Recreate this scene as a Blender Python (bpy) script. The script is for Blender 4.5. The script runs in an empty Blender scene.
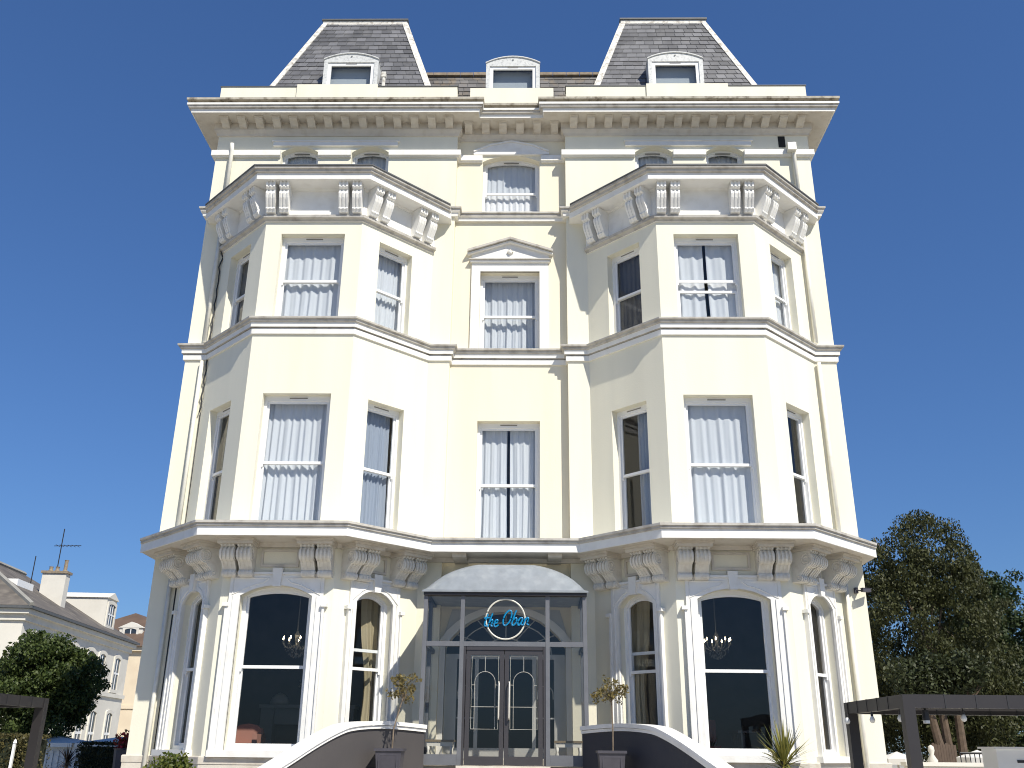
import bpy, bmesh, math, random
from mathutils import Vector, Matrix
import numpy as np
random.seed(7); rng = np.random.default_rng(11)
S = bpy.context.scene; COL = S.collection
R2 = math.sqrt(.5); T8 = math.tan(math.pi / 8); PI = math.pi

# ------------------------------------------------------------------ materials
def mat(name, col, rough=.6, metal=0, var=0, vscale=2.0, stretch=1, bump=0, bscale=60, spec=.5,
        stain=None, stain_amt=.5, sscale=3, island=0, island_col=None):
    m = bpy.data.materials.new(name); m.use_nodes = True
    N = m.node_tree.nodes; L = m.node_tree.links; B = N['Principled BSDF']
    B.inputs['Roughness'].default_value = rough; B.inputs['Metallic'].default_value = metal
    B.inputs['Specular IOR Level'].default_value = spec
    B.inputs['Base Color'].default_value = (*col, 1)
    geo = N.new('ShaderNodeNewGeometry'); out = None
    mp = N.new('ShaderNodeMapping'); mp.inputs['Scale'].default_value = (1, 1, stretch)
    L.new(geo.outputs['Position'], mp.inputs['Vector'])
    if var or stain or island:
        rgb = N.new('ShaderNodeRGB'); rgb.outputs[0].default_value = (*col, 1); out = rgb.outputs[0]
    def mix(fac, a, bcol, mode='MIX'):
        x = N.new('ShaderNodeMix'); x.data_type = 'RGBA'; x.blend_type = mode
        if hasattr(fac, 'links') or not isinstance(fac, (int, float)): L.new(fac, x.inputs['Factor'])
        else: x.inputs['Factor'].default_value = fac
        L.new(a, x.inputs['A'])
        if isinstance(bcol, tuple): x.inputs['B'].default_value = (*bcol, 1)
        else: L.new(bcol, x.inputs['B'])
        return x.outputs['Result']
    def noise(sc, det=4, vec=None):
        n = N.new('ShaderNodeTexNoise'); n.inputs['Scale'].default_value = sc; n.inputs['Detail'].default_value = det
        L.new(vec or mp.outputs['Vector'], n.inputs['Vector']); return n.outputs['Fac']
    def ramp(f, a, b):
        r = N.new('ShaderNodeMapRange'); r.inputs['From Min'].default_value = a; r.inputs['From Max'].default_value = b
        L.new(f, r.inputs['Value']); return r.outputs['Result']
    if island:
        ic = island_col or tuple(c * (1 - island) for c in col)
        out = mix(geo.outputs['Random Per Island'], out, ic)
    if var:
        out = mix(ramp(noise(vscale), .35, .75), out, tuple(c * (1 - var) for c in col)) if not island else \
              mix(ramp(noise(vscale), .35, .75), out, (1 - var, 1 - var, 1 - var), 'MULTIPLY')
    if stain:
        f = ramp(noise(sscale, 8), .5, .72)
        mm = N.new('ShaderNodeMath'); mm.operation = 'MULTIPLY'; mm.inputs[1].default_value = stain_amt
        L.new(f, mm.inputs[0]); out = mix(mm.outputs[0], out, stain)
    if out: L.new(out, B.inputs['Base Color'])
    if bump:
        b = N.new('ShaderNodeBump'); b.inputs['Strength'].default_value = bump; b.inputs['Distance'].default_value = .01
        L.new(noise(bscale, 3, geo.outputs['Position']), b.inputs['Height']); L.new(b.outputs[0], B.inputs['Normal'])
    return m

CREAM = mat('cream_render', (.80, .768, .635), .75, var=.09, vscale=1.6, stretch=.10, bump=.2, bscale=30, stain=(.72, .66, .47), stain_amt=.22, sscale=1.3)
CREAM2 = mat('warm_cream_render', (.80, .742, .585), .75, var=.09, vscale=1.6, stretch=.10, bump=.2, bscale=30, stain=(.72, .64, .44), stain_amt=.25, sscale=1.3)
WHITE = mat('white_painted_stucco', (.80, .79, .755), .6, var=.06, vscale=3, bump=.08, bscale=40, stain=(.55, .51, .43), stain_amt=.22, sscale=5)
GRIME_SHADE = mat('grimy_shaded_moulding', (.50, .475, .43), .75, var=.15, vscale=5, stain=(.22, .19, .155), stain_amt=.55, sscale=5)  # grime plus the shade of the overhanging mouldings, both put into the colour
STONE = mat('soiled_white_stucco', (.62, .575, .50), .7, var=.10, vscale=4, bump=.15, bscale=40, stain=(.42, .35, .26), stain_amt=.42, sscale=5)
LICHEN = mat('weathered_cornice_top', (.50, .46, .38), .85, var=.3, vscale=6, bump=.2, bscale=40, stain=(.10, .075, .05), stain_amt=.85, sscale=7)
UPVC = mat('white_gloss_frame', (.82, .82, .81), .3, var=.03)
LEAD = mat('grey_lead', (.25, .275, .30), .5, var=.18, vscale=5, bump=.2, bscale=12, stain=(.42, .44, .45), stain_amt=.3, sscale=4, spec=.3)
LEADDK = mat('dark_lead', (.10, .105, .11), .6, var=.2, vscale=6)
FLASH = mat('painted_hip_flashing', (.70, .68, .62), .6, var=.15, vscale=5, stain=(.26, .22, .17), stain_amt=.9, sscale=9, bump=.2)
SLATE = mat('grey_slate', (.185, .185, .195), .55, island=.55, var=.25, vscale=1.6, stain=(.27, .265, .26), stain_amt=.35, sscale=2.4, bump=.2, bscale=25)
SLATE2 = mat('brown_grey_slate', (.20, .19, .18), .6, island=.5, var=.3, vscale=2, stain=(.27, .20, .12), stain_amt=.6, sscale=3)
RIDGE = mat('terracotta_ridge', (.30, .24, .17), .8, var=.4, vscale=8)
GREYMET = mat('grey_porch_frame', (.135, .14, .155), .45, var=.15, vscale=4)
PLUM = mat('plum_grey_door_paint', (.048, .044, .047), .35, var=.15, vscale=3)
STEEL = mat('brushed_steel', (.72, .68, .60), .35, .35)
DARK = mat('dark_void', (.012, .012, .014), .9)
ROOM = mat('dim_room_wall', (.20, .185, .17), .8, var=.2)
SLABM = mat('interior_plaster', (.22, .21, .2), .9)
CHAR = mat('charcoal_metal', (.024, .021, .022), .45, var=.15, vscale=2)
IRON = mat('black_iron', (.02, .02, .022), .5)
PIPE = mat('white_pipe_paint', (.76, .74, .66), .5, var=.08, stain=(.5, .42, .32), stain_amt=.3, sscale=6)
BARK = mat('pale_bark', (.20, .155, .11), .9, var=.35, vscale=9, bump=.5, bscale=30)
BARK2 = mat('brown_trunk', (.115, .08, .055), .9, var=.4, vscale=9, bump=.5, bscale=30)
POT = mat('grey_lead_planter', (.06, .056, .068), .5, var=.25, vscale=8, bump=.15)
SOIL = mat('soil', (.03, .022, .016), 1)
PAVE = mat('pale_paving', (.60, .56, .49), .85, var=.2, vscale=1.2, bump=.2)
TERR = mat('terrace_paving', (.58, .54, .475), .85, var=.2, vscale=.8, bump=.2)
GROUNDM = mat('ground_mix', (.40, .375, .31), .9, var=.25, vscale=.15)
BLUE = mat('bright_blue_lettering', (.0, .20, .42), .35)
CREAMLINE = mat('cream_glazing_line', (.42, .41, .37), .5)
WALLPAINT_L = mat('dark_grey_masonry_paint', (.07, .064, .064), .6, var=.12, vscale=1.5, bump=.15)
WALLPAINT_SHADED = mat('shaded_masonry_paint', (.028, .03, .042), .6, var=.12, vscale=1.5, bump=.15)  # right stair wall: its shade is put into the colour, darker than the left

def glass(name, tint=(.93, .95, .96), ior=1.9, rough=.0):
    m = bpy.data.materials.new(name); m.use_nodes = True; N = m.node_tree.nodes; L = m.node_tree.links
    N.remove(N['Principled BSDF']); o = N['Material Output']
    t = N.new('ShaderNodeBsdfTransparent'); t.inputs[0].default_value = (*tint, 1)
    g = N.new('ShaderNodeBsdfGlossy'); g.inputs['Roughness'].default_value = rough
    lw = N.new('ShaderNodeLayerWeight'); lw.inputs['Blend'].default_value = .5
    pw = N.new('ShaderNodeMath'); pw.operation = 'POWER'; pw.inputs[1].default_value = 4; L.new(lw.outputs['Facing'], pw.inputs[0])
    f0 = ((ior - 1)/(ior + 1))**2; f = N.new('ShaderNodeMath'); f.operation = 'MULTIPLY_ADD'; f.inputs[1].default_value = 1 - f0; f.inputs[2].default_value = f0; L.new(pw.outputs[0], f.inputs[0])
    nz = N.new('ShaderNodeTexNoise'); nz.inputs['Scale'].default_value = 1.3
    gp = N.new('ShaderNodeNewGeometry'); L.new(gp.outputs['Position'], nz.inputs['Vector'])
    b = N.new('ShaderNodeBump'); b.inputs['Strength'].default_value = .05; b.inputs['Distance'].default_value = .05
    L.new(nz.outputs['Fac'], b.inputs['Height']); L.new(b.outputs[0], g.inputs['Normal'])
    x = N.new('ShaderNodeMixShader'); L.new(f.outputs[0], x.inputs[0]); L.new(t.outputs[0], x.inputs[1]); L.new(g.outputs[0], x.inputs[2])
    L.new(x.outputs[0], o.inputs[0]); return m
GLASS = glass('window_glass', ior=1.55)
GLASSD = glass('tinted_porch_glass', (.84, .84, .83), 1.65)

def cloth(name, col, transp=.12, transl=.35):
    m = bpy.data.materials.new(name); m.use_nodes = True; N = m.node_tree.nodes; L = m.node_tree.links
    N.remove(N['Principled BSDF']); o = N['Material Output']
    d = N.new('ShaderNodeBsdfDiffuse'); d.inputs[0].default_value = (*col, 1)
    t = N.new('ShaderNodeBsdfTranslucent'); t.inputs[0].default_value = (*col, 1)
    tr = N.new('ShaderNodeBsdfTransparent')
    a = N.new('ShaderNodeMixShader'); a.inputs[0].default_value = transl; L.new(d.outputs[0], a.inputs[1]); L.new(t.outputs[0], a.inputs[2])
    b = N.new('ShaderNodeMixShader'); b.inputs[0].default_value = transp; L.new(a.outputs[0], b.inputs[1]); L.new(tr.outputs[0], b.inputs[2])
    L.new(b.outputs[0], o.inputs[0]); return m
NET = cloth('white_net', (.80, .83, .88), .06, .25)
DRAPE = cloth('cream_drape', (.42, .36, .24), 0, .15)
DRAPEDK = cloth('brown_drape', (.16, .125, .09), 0, .1)
DRAPEGR = cloth('grey_green_drape', (.17, .19, .16), 0, .15)

def leafmat(name, a, b, transl=.25):
    m = bpy.data.materials.new(name); m.use_nodes = True; N = m.node_tree.nodes; L = m.node_tree.links
    B = N['Principled BSDF']; B.inputs['Roughness'].default_value = .55; B.inputs['Specular IOR Level'].default_value = .3
    g = N.new('ShaderNodeNewGeometry'); x = N.new('ShaderNodeMix'); x.data_type = 'RGBA'
    x.inputs['A'].default_value = (*a, 1); x.inputs['B'].default_value = (*b, 1)
    L.new(g.outputs['Random Per Island'], x.inputs['Factor']); L.new(x.outputs['Result'], B.inputs['Base Color'])
    t = N.new('ShaderNodeBsdfTranslucent'); L.new(x.outputs['Result'], t.inputs[0])
    s = N.new('ShaderNodeMixShader'); s.inputs[0].default_value = transl
    L.new(B.outputs[0], s.inputs[1]); L.new(t.outputs[0], s.inputs[2]); L.new(s.outputs[0], N['Material Output'].inputs[0]); return m

def emit(name, col, s):
    m = bpy.data.materials.new(name); m.use_nodes = True; B = m.node_tree.nodes['Principled BSDF']
    B.inputs['Emission Color'].default_value = (*col, 1); B.inputs['Emission Strength'].default_value = s; return m

# ------------------------------------------------------------------ mesh helpers
class MB:
    def __init__(s, m=None): s.v = []; s.f = []; s.mi = []; s.m = m or Matrix(); s.k = 0
    def add(s, vs, fs, mi=None):
        n = len(s.v); s.v += [tuple(s.m @ Vector(p)) for p in vs]
        for i, f in enumerate(fs): s.f.append([n + j for j in f]); s.mi.append(s.k if mi is None else (mi[i] if isinstance(mi, list) else mi))
        return s
    def box(s, x0, x1, y0, y1, z0, z1, mi=None):
        return s.add([(x0, y0, z0), (x1, y0, z0), (x1, y1, z0), (x0, y1, z0), (x0, y0, z1), (x1, y0, z1), (x1, y1, z1), (x0, y1, z1)],
              [(0, 3, 2, 1), (4, 5, 6, 7), (0, 1, 5, 4), (1, 2, 6, 5), (2, 3, 7, 6), (3, 0, 4, 7)], mi)
    def prism(s, a, b, mi=None, caps=True):           # two matching loops of 3d points
        n = len(a); fs = [(i, (i + 1) % n, n + (i + 1) % n, n + i) for i in range(n)]
        if caps: fs += [tuple(range(n))[::-1], tuple(range(n, 2 * n))]
        return s.add(list(a) + list(b), fs, mi)
    def ring(s, a, b, o0, o1, mi=None):               # frame between outlines a and b (u,z), from o0 to o1
        n = len(a); V = [(p[0], o, p[1]) for o in (o0, o1) for q in (a, b) for p in q]
        F = []
        for i in range(n):
            j = (i + 1) % n
            F += [(i, j, n + j, n + i), (2*n+i, 3*n+i, 3*n+j, 2*n+j), (i, 2*n+i, 2*n+j, j), (n+i, n+j, 3*n+j, 3*n+i)]
        return s.add(V, F, mi)
    def tube(s, pts, r, n=6, mi=None, cap=True):
        pts = [Vector(p) for p in pts]; V = []; F = []
        rs = r if isinstance(r, (list, tuple)) else [r] * len(pts)
        up = Vector((0, 0, 1))
        for i, p in enumerate(pts):
            d = (pts[min(i + 1, len(pts) - 1)] - pts[max(i - 1, 0)]).normalized()
            a = d.cross(up if abs(d.z) < .95 else Vector((1, 0, 0))).normalized(); b = d.cross(a)
            for k in range(n):
                t = 2 * PI * k / n; V.append(p + (a * math.cos(t) + b * math.sin(t)) * rs[i])
        for i in range(len(pts) - 1):
            for k in range(n): F.append((i*n+k, i*n+(k+1) % n, (i+1)*n+(k+1) % n, (i+1)*n+k))
        if cap: F += [tuple(range(n)), tuple(range((len(pts)-1)*n, len(pts)*n))]
        return s.add(V, F, mi)
    def lathe(s, prof, c=(0, 0, 0), n=12, mi=None):
        V = [(c[0] + r*math.cos(2*PI*k/n), c[1] + r*math.sin(2*PI*k/n), c[2] + z) for r, z in prof for k in range(n)]
        F = [(i*n+k, i*n+(k+1) % n, (i+1)*n+(k+1) % n, (i+1)*n+k) for i in range(len(prof)-1) for k in range(n)]
        F += [tuple(range(n)), tuple(range((len(prof)-1)*n, len(prof)*n))]
        return s.add(V, F, mi)
    def sweep(s, path, prof, mis=None, m0=None, m1=None):   # profile [(o,z)] along a plan polyline, outward = right of travel
        P = [Vector(p) for p in path]; n = len(P); k = len(prof); V = []; F = []; MI = []
        nr = []
        for i in range(n - 1):
            d = (P[i+1] - P[i]).normalized(); nr.append(Vector((d.y, -d.x)))
        for i in range(n):
            if i == 0: mv = Vector(m0) if m0 else nr[0]
            elif i == n - 1: mv = Vector(m1) if m1 else nr[-1]
            else: mv = (nr[i-1] + nr[i]) / (1 + nr[i-1].dot(nr[i]))
            for o, z in prof: V.append((P[i].x + mv.x*o, P[i].y + mv.y*o, z))
        for i in range(n - 1):
            for j in range(k):
                F.append((i*k+j, i*k+(j+1) % k, (i+1)*k+(j+1) % k, (i+1)*k+j)); MI.append(mis[j] if mis else 0)
        F += [tuple(range(k)), tuple(range((n-1)*k, n*k))]; MI += [0, 0]
        return s.add(V, F, MI)
    def build(s, name, mats, parent=None, smooth=False, inv=None, recalc=True):
        me = bpy.data.meshes.new(name); me.from_pydata(s.v, [], s.f)
        for m in (mats if isinstance(mats, (list, tuple)) else [mats]): me.materials.append(m)
        if len(me.polygons): me.polygons.foreach_set('material_index', s.mi)
        if recalc and len(s.f) < 60000:
            b = bmesh.new(); b.from_mesh(me); bmesh.ops.recalc_face_normals(b, faces=b.faces); b.to_mesh(me); b.free()
        if smooth: me.polygons.foreach_set('use_smooth', [True] * len(me.polygons))
        o = bpy.data.objects.new(name, me); COL.objects.link(o)
        if smooth and smooth != 'all':
            mod = o.modifiers.new('smooth', 'EDGE_SPLIT'); mod.split_angle = math.radians(40)
        if parent:
            o.parent = parent
            if inv is not None: o.matrix_parent_inverse = inv
        return o

def tag(o, label=None, cat=None, group=None, kind=None):
    if label: o['label'] = label
    if cat: o['category'] = cat
    if group: o['group'] = group
    if kind: o['kind'] = kind
    return o
def empty(name, loc, label, cat, group=None, rz=0):
    o = bpy.data.objects.new(name, None); COL.objects.link(o); o.location = loc; o.rotation_euler = (0, 0, rz); o.empty_display_size = .2
    return tag(o, label, cat, group)
def copy_obj(o, parent, inv=None):
    c = o.copy(); COL.objects.link(c); c.parent = parent; return c
def copy_tree(o, parent=None):
    c = o.copy(); COL.objects.link(c); c.parent = parent
    for ch in list(o.children): copy_tree(ch, c)
    return c
def inv_of(root): return Matrix.Translation(root.location).inverted()

# ------------------------------------------------------------------ camera
f, pitch, yaw, roll = 928.43, .3748, -.0196, .0105
CX, CZ = .4875, 1.6
cp, sp, cy, sy = math.cos(pitch), math.sin(pitch), math.cos(yaw), math.sin(yaw)
fw = Vector((sy*cp, cy*cp, sp)); r = Vector((cy, -sy, 0)); u = r.cross(fw)
r2 = r*math.cos(roll) + u*math.sin(roll); u2 = -r*math.sin(roll) + u*math.cos(roll)
cam = bpy.data.cameras.new('camera'); co = bpy.data.objects.new('camera', cam); COL.objects.link(co)
cam.sensor_width = 36; cam.lens = f / 1024 * 36; cam.clip_end = 3000; cam.clip_start = .1
M = Matrix((r2, u2, -fw)).transposed().to_4x4(); M.translation = (CX, 0, CZ); co.matrix_world = M
S.camera = co

# ------------------------------------------------------------------ light
AZ, EL = math.radians(34.5), math.radians(46.5)     # to the right of the facade normal
sd = Vector((math.sin(AZ)*math.cos(EL), -math.cos(AZ)*math.cos(EL), math.sin(EL)))
sun = bpy.data.lights.new('sun', 'SUN'); sun.energy = 4.0; sun.angle = math.radians(.5); sun.color = (1, .945, .83)
so = bpy.data.objects.new('sun', sun); COL.objects.link(so); so.rotation_euler = (-sd).to_track_quat('-Z', 'Y').to_euler()
W = bpy.data.worlds.new('World'); S.world = W; W.use_nodes = True
sk = W.node_tree.nodes.new('ShaderNodeTexSky'); sk.sky_type = 'NISHITA'; sk.sun_disc = False
sk.sun_elevation = EL; sk.sun_rotation = math.atan2(sd.x, sd.y); sk.air_density = 1.3; sk.dust_density = .1; sk.ozone_density = 8.0; sk.altitude = 0
gm = W.node_tree.nodes.new('ShaderNodeGamma'); gm.inputs['Gamma'].default_value = .78
hs = W.node_tree.nodes.new('ShaderNodeMix'); hs.data_type = 'RGBA'; hs.blend_type = 'MULTIPLY'; hs.inputs['Factor'].default_value = 1; hs.inputs['B'].default_value = (.57, .81, 1.2, 1)
W.node_tree.links.new(sk.outputs[0], gm.inputs['Color']); W.node_tree.links.new(gm.outputs[0], hs.inputs['A']); W.node_tree.links.new(hs.outputs['Result'], W.node_tree.nodes['Background'].inputs[0]); W.node_tree.nodes['Background'].inputs[1].default_value = .084
vs = S.view_settings; vs.view_transform = 'Standard'; vs.look = 'None'; vs.exposure = .55; vs.gamma = 1
S.cycles.max_bounces = 8; S.cycles.transparent_max_bounces = 16; S.cycles.caustics_reflective = False; S.cycles.caustics_refractive = False
S.cycles.use_denoising = True; S.cycles.filter_width = 1.05

# ------------------------------------------------------------------ plan of the hotel
E = 7.8; YW = 20.5; YC = 20.75; B = 1.42; XB = 4.6014; HW = 1.1429; P = 1.5265; YF = YW - P
BL = [(-XB-HW-P, YW), (-XB-HW, YF), (-XB+HW, YF), (-XB+HW+P, YW)]
BR = [(XB-HW-P, YW), (XB-HW, YF), (XB+HW, YF), (XB+HW+P, YW)]
REC = [(-B, YW), (-B, YC), (B, YC), (B, YW)]
YBK = 31
PATH = [(-E, YBK), (-E, YW)] + BL + REC + BR + [(E, YW), (E, YBK)]
PLAIN = [(-E, YBK), (-E, YW)] + REC + [(E, YW), (E, YBK)]

hotel = empty('hotel_building', (0, YW, 0), 'tall cream and white rendered hotel with two canted bays and slate mansard roofs', 'hotel')
HI = inv_of(hotel)
def hp(mb, name, m, smooth=False): return mb.build(name, m, hotel, smooth, HI)

class Face:
    def __init__(s, a, b):
        s.a = Vector(a); d = Vector(b) - s.a; s.L = d.length; s.u = d / s.L; s.n = Vector((s.u.y, -s.u.x))
        s.m = Matrix(((s.u.x, s.n.x, 0, s.a.x), (s.u.y, s.n.y, 0, s.a.y), (0, 0, 1, 0), (0, 0, 0, 1)))
FB = {}
for nm, b in (('L', BL), ('R', BR)):
    for k in range(3): FB[nm, k] = Face(b[k], b[k+1])
FC = Face((-B, YC), (B, YC)); FWL = Face((-E, YW), (-B, YW)); FWR = Face((B, YW), (E, YW))

def outline(c, w, zb, zt, rise=0, ins=0, zins=None):
    w2 = w/2 - ins; zb = zb + (ins if zins is None else zins); zs = zt - rise - (ins if not rise else 0)
    pts = [(c - w2, zb), (c + w2, zb), (c + w2, zs)]
    if rise:
        rr = rise * (w2 / (w/2)) if ins else rise
        rr = rise - 0; top = zt - ins
        h = max(.02, top - zs); R = (w2*w2 + h*h) / (2*h); a = math.asin(min(1, w2 / R))
        for i in range(1, 12):
            t = a - 2*a*i/12; pts.append((c + R*math.sin(t), top - R + R*math.cos(t)))
    pts.append((c - w2, zs)); return pts

def panel(mb, u0, u1, z0, z1, ops, depth=.3):
    ops = sorted(ops); cur = u0
    def q(a, b, c, d):
        if b - a > 1e-4 and d - c > 1e-4: mb.add([(a, 0, c), (b, 0, c), (b, 0, d), (a, 0, d)], [(0, 1, 2, 3)])
    for c, w, zb, zt, rise in ops:
        q(cur, c - w/2, z0, z1); q(c - w/2, c + w/2, z0, zb)
        o = outline(c, w, zb, zt, rise); arch = o[2:]
        top = [(c - w/2, z1), (c + w/2, z1)]
        pl = [(c + w/2, z1), (c - w/2, z1)] + [arch[i] for i in range(len(arch)-1, -1, -1)]
        mb.add([(p[0], 0, p[1]) for p in pl], [tuple(range(len(pl)))])
        n = len(o); mb.add([(p[0], 0, p[1]) for p in o] + [(p[0], -depth, p[1]) for p in o], [(i, (i+1) % n, n+(i+1) % n, n+i) for i in range(n)])
        cur = c + w/2
    q(cur, u1, z0, z1)

# window list: (face, u centre, w, zb, zt, rise, rail heights, kind)
LF = FB['L', 1].L; LCc = FB['L', 0].L
def ub(face, side, kind):       # centre of a canted window measured from the front corner
    return None
WIN = []
def W_(key, face, c, w, zb, zt, rise, rails, rec=.15): WIN.append(dict(key=key, face=face, c=c, w=w, zb=zb, zt=zt, rise=rise, rails=rails, rec=rec if zb < 5 or rec > .15 else .185))
for s in 'LR':
    out, inn = (0, 2) if s == 'L' else (2, 0)
    for k in (0, 1, 2):
        fc = FB[s, k]
        if k == 1: c = fc.L/2; wg, wf = 1.46, 1.5
        else:
            d = 1.13 if k == out else 1.02
            c = fc.L - d if k == 0 else d; wg, wf = .93, 1.0
        W_((s, 'gin' if k == inn else 'gout' if k == out else 'gf', 0), fc, c, wg, 1.53, 4.65, .21 if k == 1 else .24, [3.08] if k != inn else [3.10, 3.47], .2 if k == 1 else .16)
        W_((s, k == inn and 'in' or k == out and 'out' or 'f', 1), fc, c, wf, 5.9, 8.83, 0, [7.31])
        W_((s, k == inn and 'in' or k == out and 'out' or 'f', 2), fc, c, wf if k == 1 else .98, 10.66, 12.85, 0, [11.71] if (s, k) != ('R', 1) else [11.72, 11.47])
for s, fc, cs in (('L', FWL, (-5.575, -3.713)), ('R', FWR, (3.74, 5.59))):
    for i, x in enumerate(cs): W_((s, 'a%d' % i, 3), fc, x - fc.a.x, .99, 14.75, 16.40, .19, [15.55], .2)
W_(('C', 'c', 1), FC, B + .01, 1.48, 5.9, 8.825, 0, [7.31])
W_(('C', 'c', 2), FC, B, 1.49, 10.66, 12.8, 0, [11.655])
W_(('C', 'c', 3), FC, B, 1.5, 14.46, 16.285, .19, [15.25, 14.72], .2)

def ops(face, lo, hi): return [(w['c'], w['w'], w['zb'], w['zt'], w['rise']) for w in WIN if w['face'] is face and lo <= w['zb'] < hi]

# ---- walls
mb = MB()
for fc, a, b in ((FWL, -E, -B), (FWR, B, E)):
    mb.m = fc.m; L = fc.L
    b0, b1 = ((.53, 5.868) if fc is FWL else (L - 5.868, L - .53))
    for z0, z1 in ((0, 14.4),):
        panel(mb, 0, b0, z0, z1, []); panel(mb, b1, L, z0, z1, [])
    panel(mb, 0, L, 14.4, 17.42, ops(fc, 14, 17), .35)
mb.m = Matrix()
for x in (-E, E): mb.add([(x, YW, 0), (x, YBK, 0), (x, YBK, 17.6), (x, YW, 17.6)], [(0, 1, 2, 3)])
mb.add([(-E, YBK, 0), (E, YBK, 0), (E, YBK, 17.6), (-E, YBK, 17.6)], [(0, 1, 2, 3)])
hp(mb, 'wall', CREAM)
mb = MB(FC.m)
panel(mb, 0, FC.L, 0, 5.6, [(B, 2.6, 1.3, 4.40, .75)], .35); panel(mb, 0, FC.L, 5.6, 10.3, ops(FC, 5.6, 10.3)); panel(mb, 0, FC.L, 10.3, 14.3, ops(FC, 10.3, 14.3)); panel(mb, 0, FC.L, 14.3, 17.42, ops(FC, 14.3, 17))
mb.m = Matrix()
for x in (-B, B): mb.add([(x, YW, 0), (x, YC, 0), (x, YC, 17.3), (x, YW, 17.3)], [(0, 1, 2, 3)])
hp(mb, 'recessed_wall', CREAM2)
for s in 'LR':
    mb = MB()
    for k in range(3):
        fc = FB[s, k]; mb.m = fc.m
        panel(mb, 0, fc.L, 0, 5.6, ops(fc, 0, 5)); panel(mb, 0, fc.L, 5.6, 10.3, ops(fc, 5, 10)); panel(mb, 0, fc.L, 10.3, 14.4, ops(fc, 10, 14))
    hp(mb, 'bay', CREAM)

# ---- cornices and strings
mb = MB()
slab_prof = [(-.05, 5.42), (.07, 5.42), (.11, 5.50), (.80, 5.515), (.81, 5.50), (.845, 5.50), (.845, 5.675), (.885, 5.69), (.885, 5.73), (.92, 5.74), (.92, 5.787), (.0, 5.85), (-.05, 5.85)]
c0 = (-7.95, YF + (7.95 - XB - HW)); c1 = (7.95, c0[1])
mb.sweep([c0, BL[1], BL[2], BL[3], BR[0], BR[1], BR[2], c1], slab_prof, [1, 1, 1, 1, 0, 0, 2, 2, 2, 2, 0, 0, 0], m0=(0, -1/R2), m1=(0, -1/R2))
hp(mb, 'balcony_cornice', [WHITE, STONE, GRIME_SHADE])
mb = MB()
mb.sweep(PATH, [(-.05, 10.25), (.045, 10.25), (.05, 10.375), (.03, 10.38), (.03, 10.40), (.085, 10.405), (.09, 10.51), (.13, 10.525), (.14, 10.575), (.175, 10.585), (.178, 10.625), (0, 10.66), (-.05, 10.66)], [0, 0, 1, 1, 1, 0, 1, 1, 1, 1, 0, 0, 0])
hp(mb, 'string_course', [WHITE, GRIME_SHADE])
mb = MB()
mb.sweep(PLAIN, [(-.05, 14.24), (.08, 14.24), (.085, 14.325), (.13, 14.34), (.14, 14.41), (.17, 14.42), (.172, 14.46), (0, 14.475), (-.05, 14.475)], [0, 0, 0, 1, 1, 1, 1, 0, 0, 0])
hp(mb, 'upper_string_course', [WHITE, GRIME_SHADE])
bay_prof = [(-.05, 14.0), (.05, 14.0), (.07, 14.05), (.48, 14.05), (.485, 14.205), (.54, 14.22), (.55, 14.275), (.59, 14.287), (.595, 14.335), (-.05, 14.36)]
for s, b in (('L', BL), ('R', BR)):
    mb = MB(); sg = -1 if s == 'L' else 1
    xi, xo = -sg*0, 0
    lo, hi = b[1], b[2]
    if s == 'L': xs = (-7.72, -1.50)
    else: xs = (1.50, 7.72)
    a = (xs[0], YF + (lo[0] - xs[0])); e = (xs[1], YF + (xs[1] - hi[0]))
    mb.sweep([a, lo, hi, e], bay_prof, [0, 0, 0, 0, 1, 1, 1, 1, 0, 0], m0=(0, -1/R2), m1=(0, -1/R2))
    hp(mb, 'bay_cornice', [WHITE, GRIME_SHADE])
    mb = MB(); mb.sweep([a, lo, hi, e], [(.2, 14.352), (.615, 14.337), (.615, 14.372), (.2, 14.378)], m0=(0, -1/R2), m1=(0, -1/R2))
    # lead flat of the bay, falling from the wall to the cornice edge
    o = .52; q = [(lo[0] - T8*o, YF - o), (hi[0] + T8*o, YF - o)]
    V = [(xs[0], a[1] - o/R2, 14.36), (q[0][0], q[0][1], 14.36), (q[1][0], q[1][1], 14.36), (xs[1], e[1] - o/R2, 14.36), (xs[1], YW + .01, 14.52), (xs[0], YW + .01, 14.52)]
    mb.add(V, [tuple(range(6))]); hp(mb, 'bay_roof', LEADDK)
    mb = MB(); mb.sweep(b, [(-.05, 13.17), (.03, 13.17), (.05, 13.21), (.11, 13.235), (.12, 13.30), (.03, 13.325), (-.05, 13.33)], [0, 1, 1, 1, 0, 0, 0])
    mb.sweep([b[0], b[1], b[2], b[3]], [(-.04, 13.33), (.025, 13.33), (.025, 14.0), (-.04, 14.0)])
    hp(mb, 'bay_frieze', [WHITE, GRIME_SHADE])
mb = MB()
bandp = [(-.05, 16.05), (.05, 16.05), (.06, 16.075), (.10, 16.08), (.10, 16.235), (.04, 16.25), (-.05, 16.25)]
for pth in ([(-E, YBK), (-E, YW), (-6.075, YW)], [(-5.075, YW), (-4.213, YW)], [(-3.213, YW), (-B, YW), (-B, YC), (-.76, YC)], [(.78, YC), (B, YC), (B, YW), (3.24, YW)], [(4.24, YW), (5.09, YW)], [(6.09, YW), (E, YW), (E, YBK)]):
    mb = MB(); mb.sweep(pth, bandp); hp(mb, 'frieze_band', WHITE)
for x0, x1 in ((-6.3, -3.0), (3.0, 6.3)): mb = MB(); mb.box(x0, x1, YW - .055, YW + .05, 16.405, 16.53); mb.box(x0 - .04, x1 + .04, YW - .085, YW + .05, 16.53, 16.56); hp(mb, 'raised_panel', WHITE)
mb = MB(FC.m)     # shaped hood over the middle top window
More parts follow.
